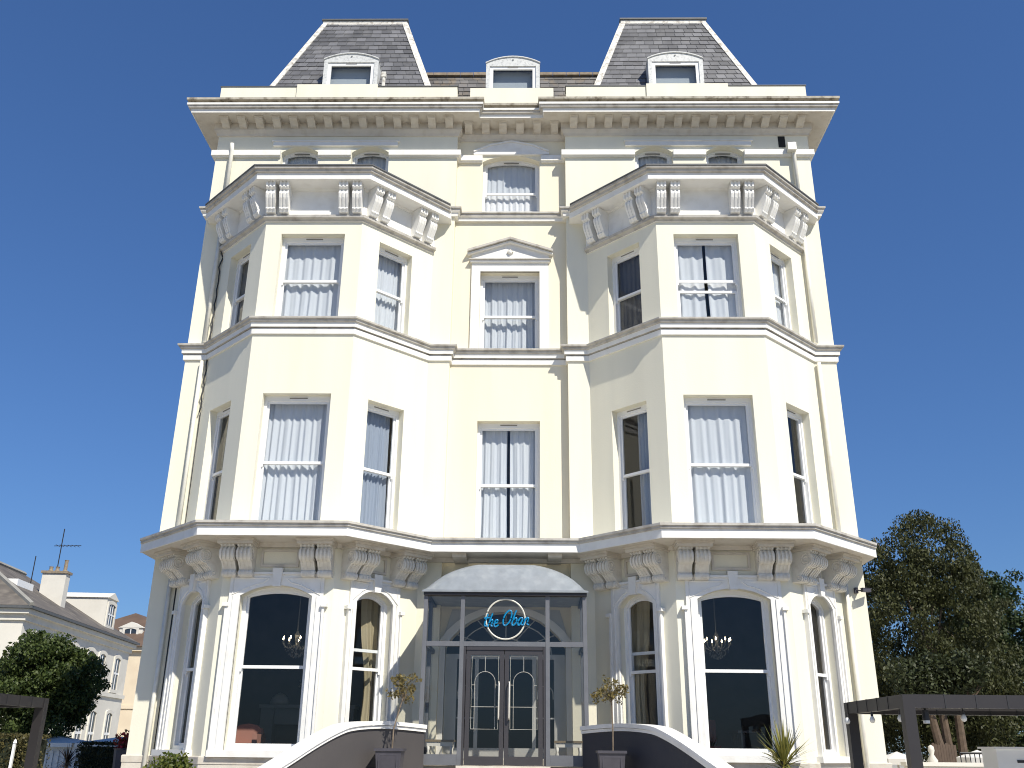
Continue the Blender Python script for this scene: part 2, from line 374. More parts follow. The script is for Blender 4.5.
pk = [(B - 1.0, 16.29), (B + 1.0, 16.29), (B + 1.0, 16.40), (B + .55, 16.60), (B, 16.71), (B - .55, 16.60), (B - 1.0, 16.40)]
mb.prism([(p[0], .055, p[1]) for p in pk], [(p[0], -.05, p[1]) for p in pk])
tp = pk[2:]; bt = [(p[0], p[1] - .035) for p in tp]
for i in range(4):
    mb.prism([(tp[i][0], .085, tp[i][1]+.01), (tp[i+1][0], .085, tp[i+1][1]+.01), (tp[i+1][0], .085, bt[i+1][1]), (tp[i][0], .085, bt[i][1])],
             [(tp[i][0], .06, tp[i][1]+.01), (tp[i+1][0], .06, tp[i+1][1]+.01), (tp[i+1][0], .06, bt[i+1][1]), (tp[i][0], .06, bt[i][1])])
hp(mb, 'window_hood', WHITE)
mb = MB()
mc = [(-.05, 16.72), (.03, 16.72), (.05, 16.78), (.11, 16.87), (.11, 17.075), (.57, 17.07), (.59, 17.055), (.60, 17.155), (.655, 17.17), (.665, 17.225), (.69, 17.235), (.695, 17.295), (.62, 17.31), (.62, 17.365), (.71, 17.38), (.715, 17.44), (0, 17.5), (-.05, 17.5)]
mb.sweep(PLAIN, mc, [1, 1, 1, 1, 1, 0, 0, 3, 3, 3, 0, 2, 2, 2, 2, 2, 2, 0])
hp(mb, 'main_cornice', [WHITE, STONE, LICHEN, GRIME_SHADE])
# parapet
mb = MB()
for sg in (-1, 1):
    x = lambda a, b: (min(sg*a, sg*b), max(sg*a, sg*b))
    x0, x1 = x(1.45, 7.79); mb.box(x0, x1, 20.15, 20.45, 17.3, 18.06)
    x0, x1 = x(3.58, 5.74); mb.box(x0, x1, 20.11, 20.5, 17.3, 18.12)
    x0, x1 = x(7.49, 7.79); mb.box(x0, x1, 20.452, YBK, 17.3, 18.06)
mb.box(-1.12, 1.12, 20.38, 20.75, 17.3, 18.2)
mb.box(-E, E, YBK - .3, YBK, 17.6, 18.06)
hp(mb, 'parapet', CREAM)
mb = MB()
for sg in (-1, 1):
    a, b = sorted((sg*1.43, sg*3.578)); mb.box(a, b, 20.13, 20.47, 18.062, 18.085)
    a, b = sorted((sg*5.742, sg*7.81)); mb.box(a, b, 20.13, 20.47, 18.062, 18.085)
hp(mb, 'parapet_capping', LEADDK)

# ---- brackets (shared meshes)
def scroll_outline(z1, z0, o1, kind):
    h = z1 - z0; P_ = []
    if kind == 'console':
        r1 = h*.24; c1 = (o1 - r1, z1 - r1 - .03)
        P_ = [(0, z1), (o1 - .02, z1), (o1 - .02, z1 - .03)]
        for i in range(9): t = math.radians(60 - i*17); P_.append((c1[0] + r1*math.cos(t), c1[1] + r1*math.sin(t)))
        c2 = (o1*.30, z0 + h*.12); r3 = h*.12
        P_ += [(o1*.66, z0 + h*.46), (o1*.56, z0 + h*.38), (o1*.46, z0 + h*.31), (o1*.40, z0 + h*.25)]
        for i in range(7): t = math.radians(60 - i*28); P_.append((c2[0] + r3*math.cos(t), c2[1] + r3*math.sin(t)))
        P_ += [(0, z0)]
    else:
        P_ = [(0, z1), (o1, z1), (o1, z1 - h*.20), (o1*.94, z1 - h*.23), (o1*.80, z1 - h*.25), (o1*.78, z1 - h*.29), (o1*.86, z1 - h*.34), (o1*.88, z1 - h*.42), (o1*.80, z1 - h*.56), (o1*.64, z1 - h*.72), (o1*.52, z1 - h*.84), (o1*.54, z1 - h*.90), (o1*.46, z1 - h*.95), (o1*.40, z0), (0, z0)]
    return P_
def scroll_mesh(name, w, z1, z0, o1, kind, ribs):
    mb = MB(); out = scroll_outline(z1, z0, o1, kind); n = ribs*2 + 1
    for i in range(n):
        a = -w/2 + w*i/n; b = a + w/n; s = 1 if i % 2 == 0 else .94
        mb.prism([(a, p[0]*s, p[1]) for p in out], [(b, p[0]*s, p[1]) for p in out])
    if kind == 'console':
        h = z1 - z0; r1 = h*.24; c = (o1 - r1, z1 - r1 - .03)
        for x, d in ((-w/2, -1), (w/2, 1)):
            for rr in (.78, .42):
                mb.tube([(x + d*.004, c[0] + r1*rr*math.cos(t*PI/8), c[1] + r1*rr*math.sin(t*PI/8)) for t in range(17)], .014, 4)
            c2 = (o1*.30, z0 + h*.12)
            mb.tube([(x + d*.004, c2[0] + h*.07*math.cos(t*PI/6), c2[1] + h*.07*math.sin(t*PI/6)) for t in range(13)], .012, 4)
    return mb
proto = {}
def put(kind, mbuild, name, m, fc, uu, o=0):
    if kind not in proto:
        ob = mbuild.build(name, m, hotel); proto[kind] = ob
    else:
        ob = proto[kind].copy(); COL.objects.link(ob); ob.parent = hotel
    ob.matrix_parent_inverse = HI
    ob.matrix_basis = fc.m @ Matrix.Translation((uu, o, 0))
    return ob
CONS = mat('soiled_console_stucco', (.74, .71, .64), .7, var=.12, vscale=6, bump=.15, stain=(.46, .40, .32), stain_amt=.35, sscale=7)
cons = scroll_mesh('console', .275, 5.40, 4.80, .50, 'console', 3)
brk = scroll_mesh('bracket', .215, 14.045, 13.335, .37, 'bracket', 2)
for s in 'LR':
    for k in range(3):
        fc = FB[s, k]; L = fc.L
        if k == 1: us = [.17, .51, L - .51, L - .17]; ub_ = [.12, .44, L - .44, L - .12]
        else:
            near = [.28, .62]; far = [1.52, 1.87]; nb = [.19, .52]; fb = [1.52, 1.87]
            us = near + far; ub_ = nb + fb
            if k == 0: us = [L - x for x in us]; ub_ = [L - x for x in ub_]
        for x in us: put('console', cons, 'console', CONS, fc, x)
        for x in ub_: put('bracket', brk, 'bracket', WHITE, fc, x, .026)
modl = MB(); mo = [(.1, 17.07), (.42, 17.07), (.42, 17.03), (.40, 17.0), (.34, 16.985), (.24, 16.95), (.18, 16.91), (.1, 16.90)]
modl.prism([(-.10, *p) for p in mo], [(.10, *p) for p in mo])
mo2 = [(.1, 17.069), (.45, 17.069), (.45, 17.045), (.1, 17.04)]; modl.prism([(-.115, *p) for p in mo2], [(.115, *p) for p in mo2])
for fc, n in ((FWL, 14), (FWR, 14)):
    for i in range(n): put('modillion', modl, 'modillion', STONE, fc, .22 + (fc.L - .44)*i/(n - 1))
for i in range(6): put('modillion', modl, 'modillion', STONE, FC, .28 + (FC.L - .56)*i/5)
# caps above console pairs + frieze panels of the ground floor
mb = MB()
for s in 'LR':
    for k in range(3):
        fc = FB[s, k]; mb.m = fc.m; L = fc.L
        prs = [(-.02, .70), (L - .70, L + .02)] if k == 1 else [(.08, .82), (1.32, 2.07)]
        if k == 0: prs = [(L - b, L - a) for a, b in prs]
        for a, b in prs: mb = MB(fc.m); mb.box(a, b, .02, .56, 5.402, 5.46); mb.box(a - .02, b + .02, .02, .60, 5.462, 5.508); hp(mb, 'console_cap', STONE)
        mid = (prs[0][1] + .05, prs[1][0] - .05) if prs[0][1] < prs[1][0] else (prs[1][1] + .05, prs[0][0] - .05)
        if mid[1] - mid[0] > .2:
            oo = outline((mid[0]+mid[1])/2, mid[1]-mid[0], 5.02, 5.38); ii = outline((mid[0]+mid[1])/2, mid[1]-mid[0], 5.02, 5.38, 0, .05)
            mb = MB(fc.m); mb.ring(oo, ii, .04, -.02); hp(mb, 'panel_frame', STONE)

# ---- windows
def sash_window(w, surround):
    fc, c, wd, zb, zt, rise, rec = w['face'], w['c'], w['w'], w['zb'], w['zt'], w['rise'], w['rec']
    fr = MB(fc.m); ft = .065 if not surround else .075
    a = outline(c, wd + .02, zb - .01, zt + .01, rise); b = outline(c, wd, zb, zt, rise, ft)
    if not rise: # taller head
        b = [(x, z if z < zt - .2 else z - .05) for x, z in b]
    fr.ring(a, b, -rec, -rec - .13)
    win = hp(fr, 'window', UPVC)
    i0 = outline(c, wd, zb, zt, rise, ft - .002); i1 = outline(c, wd, zb, zt, rise, ft + .05)
    if not rise:
        i0 = [(x, z if z < zt - .2 else z - .05) for x, z in i0]; i1 = [(x, z if z < zt - .2 else z - .05) for x, z in i1]
    rl = w['rails'][0]
    # upper sash = arched/flat ring above the rail, lower sash behind it
    def cut(pts, zc, upper):
        x0 = min(p[0] for p in pts); x1 = max(p[0] for p in pts)
        if upper: return [(x0, zc), (x1, zc)] + [p for p in pts if p[1] > zc]
        return [p for p in pts if p[1] < zc][:2] + [(x1, zc), (x0, zc)]
    us = MB(fc.m); us.ring(cut(i0, rl - .03, True), cut(i1, rl + .03, True), -rec - .035, -rec - .075)
    us.box(c - wd/2 + ft, c - wd/2 + ft + .035, -rec - .03, -rec - .07, rl - .09, rl - .03); us.box(c + wd/2 - ft - .035, c + wd/2 - ft, -rec - .03, -rec - .07, rl - .09, rl - .03)
    us.build('upper_sash', UPVC, win)
    lz = w['rails'][-1] if len(w['rails']) > 1 else rl
    ls = MB(fc.m); ls.ring(cut(i0, lz + .03, False), [(x, z) for x, z in cut(i1, lz - .03, False)], -rec - .08, -rec - .12); ls.build('lower_sash', UPVC, win)
    if len(w['rails']) > 1 and w['key'][1] != 'c' :
        pass
    g = MB(fc.m); pts = outline(c, wd, zb, zt, rise, ft + .02)
    up = [p for p in pts if p[1] > rl]; x0 = c - wd/2 + ft + .02; x1 = c + wd/2 - ft - .02
    pu = [(x0, rl), (x1, rl)] + up; g.add([(p[0], -rec - .055, p[1]) for p in pu], [tuple(range(len(pu)))])
    g.add([(x0, -rec - .1, zb + ft), (x1, -rec - .1, zb + ft), (x1, -rec - .1, lz), (x0, -rec - .1, lz)], [(0, 1, 2, 3)])
    g.build('pane', GLASS, win, recalc=False)
    if not surround or w['key'][2] > 0:
        tv = MB(fc.m); tv.box(c - .2, c + .2, -rec + .012, -rec - .01, zt - .062 - (0 if not rise else .05), zt - .042 - (0 if not rise else .05)); tv.build('trickle_vent', SLABM, win)
    sl = MB(fc.m)
    if w['key'][2] == 0: sl.box(c - wd/2 - .28, c + wd/2 + .28, .14, -rec - .02, zb - .12, zb - .003)
    else: sl.box(c - wd/2 + .003, c + wd/2 - .003, .03, -rec - .02, zb - .035, zb - .002)
    sl.build('sill', WHITE, win)
    if w['key'] == ('C', 'c', 3) : pass
    return win
for w in WIN:
    w['obj'] = sash_window(w, w['key'][2] == 0)
# ground-floor surrounds with keystones
for w in WIN:
    if w['key'][2] != 0: continue
    fc, c, wd, zb, zt, rise = w['face'], w['c'], w['w'], w['zb'], w['zt'], w['rise']
    mid = w['key'][1] == 'gf'; mw = .225 if mid else .17; H = 4.86
    mb = MB(fc.m); inn = outline(c, wd, zb - .1, zt, rise); n = len(inn)
    outp = []
    for (x, z) in inn:
        X = c + (mw + wd/2) * (1 if x > c + .01 else -1 if x < c - .01 else 0)
        outp.append((x, z))
    # legs + spandrel head
    for sg in (-1, 1):
        x0, x1 = sorted((c + sg*wd/2, c + sg*(wd/2 + mw))); mb.box(x0, x1, .055, -.03, zb - .1, zt - rise)
        a0, a1 = sorted((c + sg*(wd/2 + mw*.42), c + sg*(wd/2 + mw*.62))); mb.box(a0, a1, .075, .05, zb - .1, zt - rise)
        a0, a1 = sorted((c + sg*(wd/2 + mw), c + sg*(wd/2 + mw + .045))); mb.box(a0, a1, .095, -.02, zb - .1, 4.3); 
        b0, b1 = sorted((c + sg*(wd/2 + mw - .02), c + sg*(wd/2 + mw + .1))); mb.box(b0, b1, .13, -.02, 4.22, 4.29)
    arch = outline(c, wd, zb, zt, rise)[2:]
    pl = [(c + wd/2 + mw, zt - rise), (c + wd/2 + mw, H), (c - wd/2 - mw, H), (c - wd/2 - mw, zt - rise)] + arch[::-1]
    mb.prism([(p[0], .054, p[1]) for p in pl], [(p[0], -.03, p[1]) for p in pl])
    hw = wd/2 + mw
    for sg in (-1, 1):     # sunk panels either side of the keystone
        x0, x1 = sorted((c + sg*.16, c + sg*(hw - .06)))
        ar = [p for p in arch if (p[0] - c)*sg > .17]; ar = ar if sg > 0 else ar[::-1]
        lp = [(c + sg*.17, H - .07), (c + sg*(hw - .07), H - .07), (c + sg*(hw - .07), zt - rise + .02)] + [(p[0] + sg*.03, p[1] + .075) for p in ar[1:]] + [(c + sg*.17, H - .07)]
        mb.tube([(p[0], .056, p[1]) for p in lp], .016, 5)
    mb.box(c - hw - .03, c + hw + .03, .10, -.02, H, H + .045)
    sr = mb.build('surround', WHITE, w['obj'])
    kb = MB(fc.m); t = .105; b_ = .075
    k = [(c - b_, zt - .03), (c + b_, zt - .03), (c + t, H + .13), (c - t, H + .13)]
    kb.prism([(p[0], .12, p[1]) for p in k], [(p[0], .0, p[1]) for p in k]); kb.build('keystone', WHITE, sr)
# plinth
mb = MB(); mb.sweep(PATH, [(-.05, 1.28), (.06, 1.28), (.07, 1.40), (.05, 1.42), (-.05, 1.42)]); mb.sweep(PATH, [(-.05, 0), (.05, 0), (.05, 1.275), (-.05, 1.275)])
hp(mb, 'plinth', STONE)
# middle second-floor architrave and pediment
mb = MB(FC.m); o = outline(B, 1.49 + .44, 10.66, 13.03); i = outline(B, 1.49, 10.66, 12.8)
mb.ring(o, i, .05, -.03); mb.box(B - 1.0, B + 1.0, .11, -.02, 13.032, 13.085); mb.box(B - 1.03, B + 1.03, .15, -.02, 13.087, 13.11, 1)
td = [(B - .98, 13.112), (B + .98, 13.112), (B + .98, 13.27), (B, 13.60), (B - .98, 13.27)]; mb.prism([(p[0], .03, p[1]) for p in td], [(p[0], -.02, p[1]) for p in td])
for sg in (-1, 1):
    for th, oo, dz in ((.06, .19, .0), (.05, .12, -.062)):
        q = [(B + sg*1.08, 13.30 + dz), (B, 13.655 + dz), (B, 13.655 + dz + th), (B + sg*1.08, 13.30 + dz + th)]
        mb.prism([(p[0], oo, p[1]) for p in q], [(p[0], -.02, p[1]) for p in q], 1 if dz == 0 else 0)
mb.lathe([(.001, -.05), (.05, -.03), (.06, 0), (.02, .06), (.001, .1)], (B, .05, 13.33), 8)
hp(mb, 'pediment', [WHITE, GRIME_SHADE])
mb = MB(); mb.tube([(-.05 + x, YC - .05 - abs(x)*.1, 13.32 + z) for x, z in ((-.02, .0), (.05, .09), (.12, .0))], .022, 5); hp(mb, 'ornament', STONE)
# guard bar on the middle top window handled by its lower sash

# ---- mansard roofs
def slate_face(mb, bl, br, tl, tr, rows, tw, lift=.018):
    bl, br, tl, tr = map(Vector, (bl, br, tl, tr)); n = (br - bl).cross(tl - bl).normalized()
    for i in range(rows):
        a = i/rows; b = min(1, (i + 1.12)/rows)
        L0, R0, L1, R1 = bl.lerp(tl, a), br.lerp(tr, a), bl.lerp(tl, b), br.lerp(tr, b)
        w = (R0 - L0).length; k = max(1, round(w / tw)); off = .5 if i % 2 else 0
        xs = [0] + [(j + off)/k for j in range(1 - (off > 0), k + 1)]; xs = sorted(set(x for x in xs if 0 <= x <= 1)); xs[-1] = 1.0
        for j in range(len(xs) - 1):
            g = .007 / w; x0, x1 = xs[j] + g, xs[j+1] - g
            jit = random.uniform(0, .006)
            p = [L0.lerp(R0, x0) + n*(lift + jit), L0.lerp(R0, x1) + n*(lift + jit), L1.lerp(R1, x1) + n*.003, L1.lerp(R1, x0) + n*.003]
            q = [L0.lerp(R0, x0) - n*.005, L0.lerp(R0, x1) - n*.005]
            mb.add([*p, *q], [(0, 1, 2, 3), (4, 5, 1, 0), (4, 0, 3), (1, 5, 2)])
for sg in (-1, 1):
    def X(a): return sg*a
    zb_, zt_ = 17.5, 21.77; k = (zt_ - zb_)/3.14
    ib = (2.28 - 3.205)/3.14; ob = (6.69 - 5.66)/3.14
    yi = 21.8 - .318*(zt_ - zb_)
    xi0, xi1, xo0, xo1 = 3.205 + ib*(zt_-zb_), 3.205, 5.66 + ob*(zt_-zb_), 5.66
    yb0, yb1 = 26.6, 25.3
    bot = [(X(xi0), yi, zb_), (X(xo0), yi, zb_), (X(xo0), yb0, zb_), (X(xi0), yb0, zb_)]
    top = [(X(xi1), 21.8, zt_), (X(xo1), 21.8, zt_), (X(xo1), yb1, zt_), (X(xi1), yb1, zt_)]
    core = MB(); core.prism(bot, top); 
    roof = hp(core, 'mansard_roof', LEADDK)
    sl = MB()
    for i in range(4):
        j = (i + 1) % 4; a, b = (i, j) if sg > 0 else (j, i)
        slate_face(sl, bot[a], bot[b], top[a], top[b], 21, .27)
    sl.build('slates', SLATE, roof, recalc=False)
    for i in range(4):
        fl = MB(); a, b = Vector(bot[i]), Vector(top[i]); cx = Vector((X((xi0+xo0)/2), (yi+yb0)/2, a.z)); 
        pj, pk_ = Vector(bot[(i+1) % 4]), Vector(bot[(i-1) % 4])
        for nb in (pj, pk_):
            d = (nb - a).normalized(); tw_ = .145
            nn = (b - a).cross(d).normalized(); 
            if nn.dot(a - cx) < 0: nn = -nn
            q = [a + nn*.035, b + nn*.035, b + d*tw_ + nn*.035, a + d*tw_ + nn*.035]; fl.prism(q, [p - nn*.03 for p in q])
        fl.build('hip_flashing', FLASH, roof)
    rf = MB(); zz = zt_
    rf.box(min(X(xi1-.03), X(xo1+.03)), max(X(xi1-.03), X(xo1+.03)), 21.8 - .05, 21.8 + .02, zt_ - .13, zt_ + .02)
    rf.build('top_flashing', FLASH, roof)
    rt = MB(); rt.box(min(X(xi1-.06), X(xo1+.06)), max(X(xi1-.06), X(xo1+.06)), 21.8 - .09, yb1 + .06, zt_ + .021, zt_ + .07); rt.build('flat_top', LEADDK, roof)
# middle roof
mb = MB(); fb = [(-2.9, 21.35, 17.9), (2.9, 21.35, 17.9)]; ft_ = [(-3.6, 22.1, 20.02), (3.6, 22.1, 20.02)]
mb.prism([fb[0], (-2.9, 26, 17.9), (-3.6, 25.2, 20.02), ft_[0]], [fb[1], (2.9, 26, 17.9), (3.6, 25.2, 20.02), ft_[1]])
mid_roof = hp(mb, 'middle_roof', LEADDK)
sl = MB(); slate_face(sl, fb[0], fb[1], ft_[0], ft_[1], 11, .26); sl.build('slates', SLATE2, mid_roof, recalc=False)
rd = MB()
for i in range(18): x = -3.5 + i*7/18; rd.box(x, x + .375, 22.0, 22.2, 20.0, 20.085 + random.uniform(0, .012))
rd.build('ridge_tile', RIDGE, mid_roof)
mb = MB(); mb.box(-7.4, 7.4, 20.5, 30.9, 17.42, 17.46); hp(mb, 'gutter_floor', LEADDK)

# dormers
FLASH2 = mat('dappled_lead_paint', (.62, .63, .62), .6, var=.12, vscale=10, stain=(.30, .31, .32), stain_amt=.7, sscale=16)
NETB = mat('pale_blind', (.34, .38, .42), .8)
def dormer(cx, y, w, zb, zs, zp, back):
    mb = MB(); o = outline(cx, w, zb, zp, zp - zs); n = len(o)
    i = outline(cx, w - .26, zb + .1, zs - .06)
    # front with opening: legs and arched head
    for sg in (-1, 1):
        x0, x1 = sorted((cx + sg*w/2, cx + sg*(w/2 - .11))); mb.box(x0, x1, y, y + .1, zb, zs - .101)
    head = [(cx - w/2, zs - .1), (cx + w/2, zs - .1)] + o[2:]
    mb.prism([(p[0], y, p[1]) for p in head], [(p[0], y + .1, p[1]) for p in head])
    a = [(p[0], y + .1, p[1]) for p in o[2:]]; b = [(p[0], back, p[1]) for p in o[2:]]
    m = len(a); mb.add(a + b, [(k, k+1, m+k+1, m+k) for k in range(m-1)])
    for sg in (-1, 1): mb.add([(cx + sg*w/2, y + .1, zb), (cx + sg*w/2, back, zb), (cx + sg*w/2, back, zs), (cx + sg*w/2, y + .1, zs)], [(0, 1, 2, 3)])
    ov = [(p[0]*1.0 + (p[0]-cx)*.02, p[1] + .02) for p in o[2:]]
    for k in range(len(ov) - 1):
        mb.prism([(ov[k][0], y - .03, ov[k][1]), (ov[k+1][0], y - .03, ov[k+1][1]), (ov[k+1][0], y - .03, ov[k+1][1] - .03), (ov[k][0], y - .03, ov[k][1] - .03)],
                 [(ov[k][0], back, ov[k][1]), (ov[k+1][0], back, ov[k+1][1]), (ov[k+1][0], back, ov[k+1][1] - .06), (ov[k][0], back, ov[k][1] - .06)])
    mb.lathe([(.001, -.02), (.03, 0), (.001, .03)], (cx, y - .01, (zs + zp)/2), 6)
    d = hp(mb, 'dormer', FLASH2)
    fr = MB(); a = outline(cx, w - .22, zb, zs - .1); b = outline(cx, w - .22, zb, zs - .1, 0, .09); fr.ring(a, b, y + .03, y + .09)
    wn = fr.build('window', UPVC, d)
    g = MB(); g.add([(cx - w/2 + .18, y + .07, zb + .08), (cx + w/2 - .18, y + .07, zb + .08), (cx + w/2 - .18, y + .07, zs - .18), (cx - w/2 + .18, y + .07, zs - .18)], [(0, 1, 2, 3)]); g.build('pane', GLASS, wn, recalc=False)
    v = MB(); v.box(cx - .15, cx + .15, y + .022, y + .04, zs - .145, zs - .125); v.build('trickle_vent', SLABM, wn)
    bl = MB(); bl.box(cx - w/2 + .13, cx + w/2 - .13, y + .25, y + .28, zb, zs - .1); bl.build('blind', NETB, d)
dormer(-4.44, 20.52, 1.5, 17.9, 19.30, 19.50, 21.3); dormer(4.47, 20.52, 1.5, 17.9, 19.30, 19.50, 21.3); dormer(0.01, 20.95, 1.5, 18.0, 19.52, 19.74, 22.0)
mb = MB(); mb.tube([(-3.52, 20.56, 17.9), (-3.52, 20.56, 18.72)], .05, 7); mb.box(-3.58, -3.46, 20.5, 20.62, 18.7, 18.86); hp(mb, 'vent_pipe', FLASH)

# ---- downpipes, cables
def pipe(pts, rad, name='downpipe', m=None): mb = MB(); mb.tube(pts, rad, 8); return hp(mb, name, m or PIPE, 'all')
for sg in (-1, 1):
    x = sg*7.36
    pipe([(x, YW - .16, 16.4), (x, YW - .10, 16.2), (x, YW - .10, 14.55)], .055)
    pipe([(x, YW - .08, 14.0), (x, YW - .08, 10.7)], .05); pipe([(x, YW - .08, 10.2), (x, YW - .08, 5.86)], .05); pipe([(x, YW - .08, 5.0), (x, YW - .08, 0.2)], .05)
mb = MB(); mb.box(7.18, 7.40, YW - .26, YW - .06, 16.12, 16.34); hp(mb, 'hopper', PIPE)
mb = MB(); mb.box(7.02, 7.20, YW - .012, YW + .02, 16.36, 16.70); hp(mb, 'wall_hole', DARK)
cb = []
for i in range(40):
    t = i/39; cb.append((-7.25 + .05*math.sin(i*1.7)*(.8 if t < .3 else .15), YW - .06 - .03*math.cos(i*2.1), 14.1 - t*5.2))
pipe(cb, .017, 'cable', IRON)
pipe([(-7.24, YW - .04, 8.9), (-7.22, YW - .04, 5.9)], .014, 'cable', IRON); pipe([(-7.22, YW - .06, 5.35), (-7.20, YW - .06, .1)], .02, 'cable', IRON)

# ---- interior shells
mb = MB()
for z in (5.58, 10.3, 14.3, 17.4): mb.box(-7.75, 7.75, 20.9, 30.9, z, z + .12)
for z in (5.58, 10.3):
    for b in (BL, BR):
        q = [(p[0]*1.0, p[1] + .35) for p in b]; mb.prism([(p[0], p[1], z) for p in q], [(p[0], p[1], z + .12) for p in q])
mb.box(-7.75, 7.75, 24.2, 24.3, 5.7, 17.4)
for x in (-1.75, 1.75): mb.box(x - .05, x + .05, 21.2, 24.2, 5.7, 17.4)
hp(mb, 'floor_slab', SLABM)
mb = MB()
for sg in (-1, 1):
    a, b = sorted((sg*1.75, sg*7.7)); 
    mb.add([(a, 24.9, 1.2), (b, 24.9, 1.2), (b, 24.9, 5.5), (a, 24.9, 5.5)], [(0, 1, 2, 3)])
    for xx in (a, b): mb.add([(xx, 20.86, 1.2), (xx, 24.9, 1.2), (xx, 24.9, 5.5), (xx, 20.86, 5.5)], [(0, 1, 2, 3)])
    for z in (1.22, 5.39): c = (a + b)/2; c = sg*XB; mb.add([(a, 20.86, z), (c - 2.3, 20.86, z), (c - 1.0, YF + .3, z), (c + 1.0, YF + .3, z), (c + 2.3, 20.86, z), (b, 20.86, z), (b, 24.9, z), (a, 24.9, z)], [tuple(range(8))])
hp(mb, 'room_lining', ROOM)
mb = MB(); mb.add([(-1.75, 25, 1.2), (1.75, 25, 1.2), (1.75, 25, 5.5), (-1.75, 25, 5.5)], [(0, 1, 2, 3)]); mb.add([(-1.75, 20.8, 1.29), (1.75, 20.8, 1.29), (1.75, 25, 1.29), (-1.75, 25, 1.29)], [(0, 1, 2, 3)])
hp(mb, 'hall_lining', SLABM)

# ------------------------------------------------------------------ porch
YP = 18.75; PW = 1.575; XO = .03
fr = MB()
for x in (-PW, -.84, .84, PW):
    w_ = .04; fr.box(XO + x - w_, XO + x + w_, YP, YP + .1, 1.31, 4.44)
for a, b in ((-PW + .041, -.881), (-.799, .799), (.881, PW - .041)): fr.box(XO + a, XO + b, YP + .005, YP + .09, 3.47, 3.56); 
for a, b in ((-PW + .041, -.881), (.881, PW - .041)): fr.box(XO + a, XO + b, YP + .005, YP + .09, 1.31, 1.50)
for sg in (-1, 1):
    x = XO + sg*PW; fr.box(x - .04, x + .04, 19.7, 19.78, 1.31, 4.44); fr.box(x - .04, x + .04, YP + .101, YC, 3.47, 3.56); fr.box(x - .04, x + .04, YP + .101, YC, 1.31, 1.5); fr.box(x - .041, x + .041, YC - .09, YC - .002, 1.31, 4.44)
porch = hp(fr, 'porch', GREYMET)
ln = MB(); ln.box(XO - 1.62, XO + 1.62, YP - .06, YP + .12, 4.442, 4.50)
for sg in (-1, 1): ln.box(XO + sg*1.575 - .045, XO + sg*1.575 + .045, YP + .121, YC, 4.442, 4.50)
ln.build('lintel', CHAR, porch)
g = MB()
for a, b, z0, z1 in ((-PW, -.84, 1.5, 3.47), (.84, PW, 1.5, 3.47), (-PW, -.84, 3.56, 4.44), (-.84, .84, 3.56, 4.44), (.84, PW, 3.56, 4.44)):
    g.add([(XO + a, YP + .05, z0), (XO + b, YP + .05, z0), (XO + b, YP + .05, z1), (XO + a, YP + .05, z1)], [(0, 1, 2, 3)])
for sg in (-1, 1):
    x = XO + sg*PW; g.add([(x, YP + .1, 1.5), (x, YC, 1.5), (x, YC, 4.44), (x, YP + .1, 4.44)], [(0, 1, 2, 3)])
g.build('pane', GLASSD, porch, recalc=False)
# lead hood
hd = MB(); n = 28
def hz(t): return .60 * min(1, 1.06*(1 - abs(t)**2.3)**.62)
rows = [(YP - .09, 0.0, 1.0), (YP - .09, .02, 1.0), (YP - .07, .10, 1.0), (YP + .0, .45, .995), (YP + .12, .8, .99), (YP + .30, 1.0, .985), (YC - .01, 1.06, .985)]
V = []
for (yy, sc, sx) in rows:
    for i in range(n + 1):
        t = -1 + 2*i/n; V.append((XO + 1.63*sx*t, yy, 4.502 + .012 + max(.03 if sc > 0 else 0, hz(t)*sc)))
F = [(j*(n+1)+i, j*(n+1)+i+1, (j+1)*(n+1)+i+1, (j+1)*(n+1)+i) for j in range(len(rows)-1) for i in range(n)]
hd.add(V, F); hd.box(XO - 1.65, XO + 1.65, YP - .10, YP - .05, 4.502, 4.535)
hd.add([(XO - 1.62, YP - .05, 4.504), (XO + 1.62, YP - .05, 4.504), (XO + 1.62, YC, 4.504), (XO - 1.62, YC, 4.504)], [(0, 1, 2, 3)])
hd.build('hood', LEAD, porch, 'smooth', recalc=False)
# small corbels under the slab
for x in (-1.0, 1.06): cbm = MB(); cbm.box(x - .15, x + .15, 19.85, YC, 5.43, 5.51); hp(cbm, 'corbel', STONE)

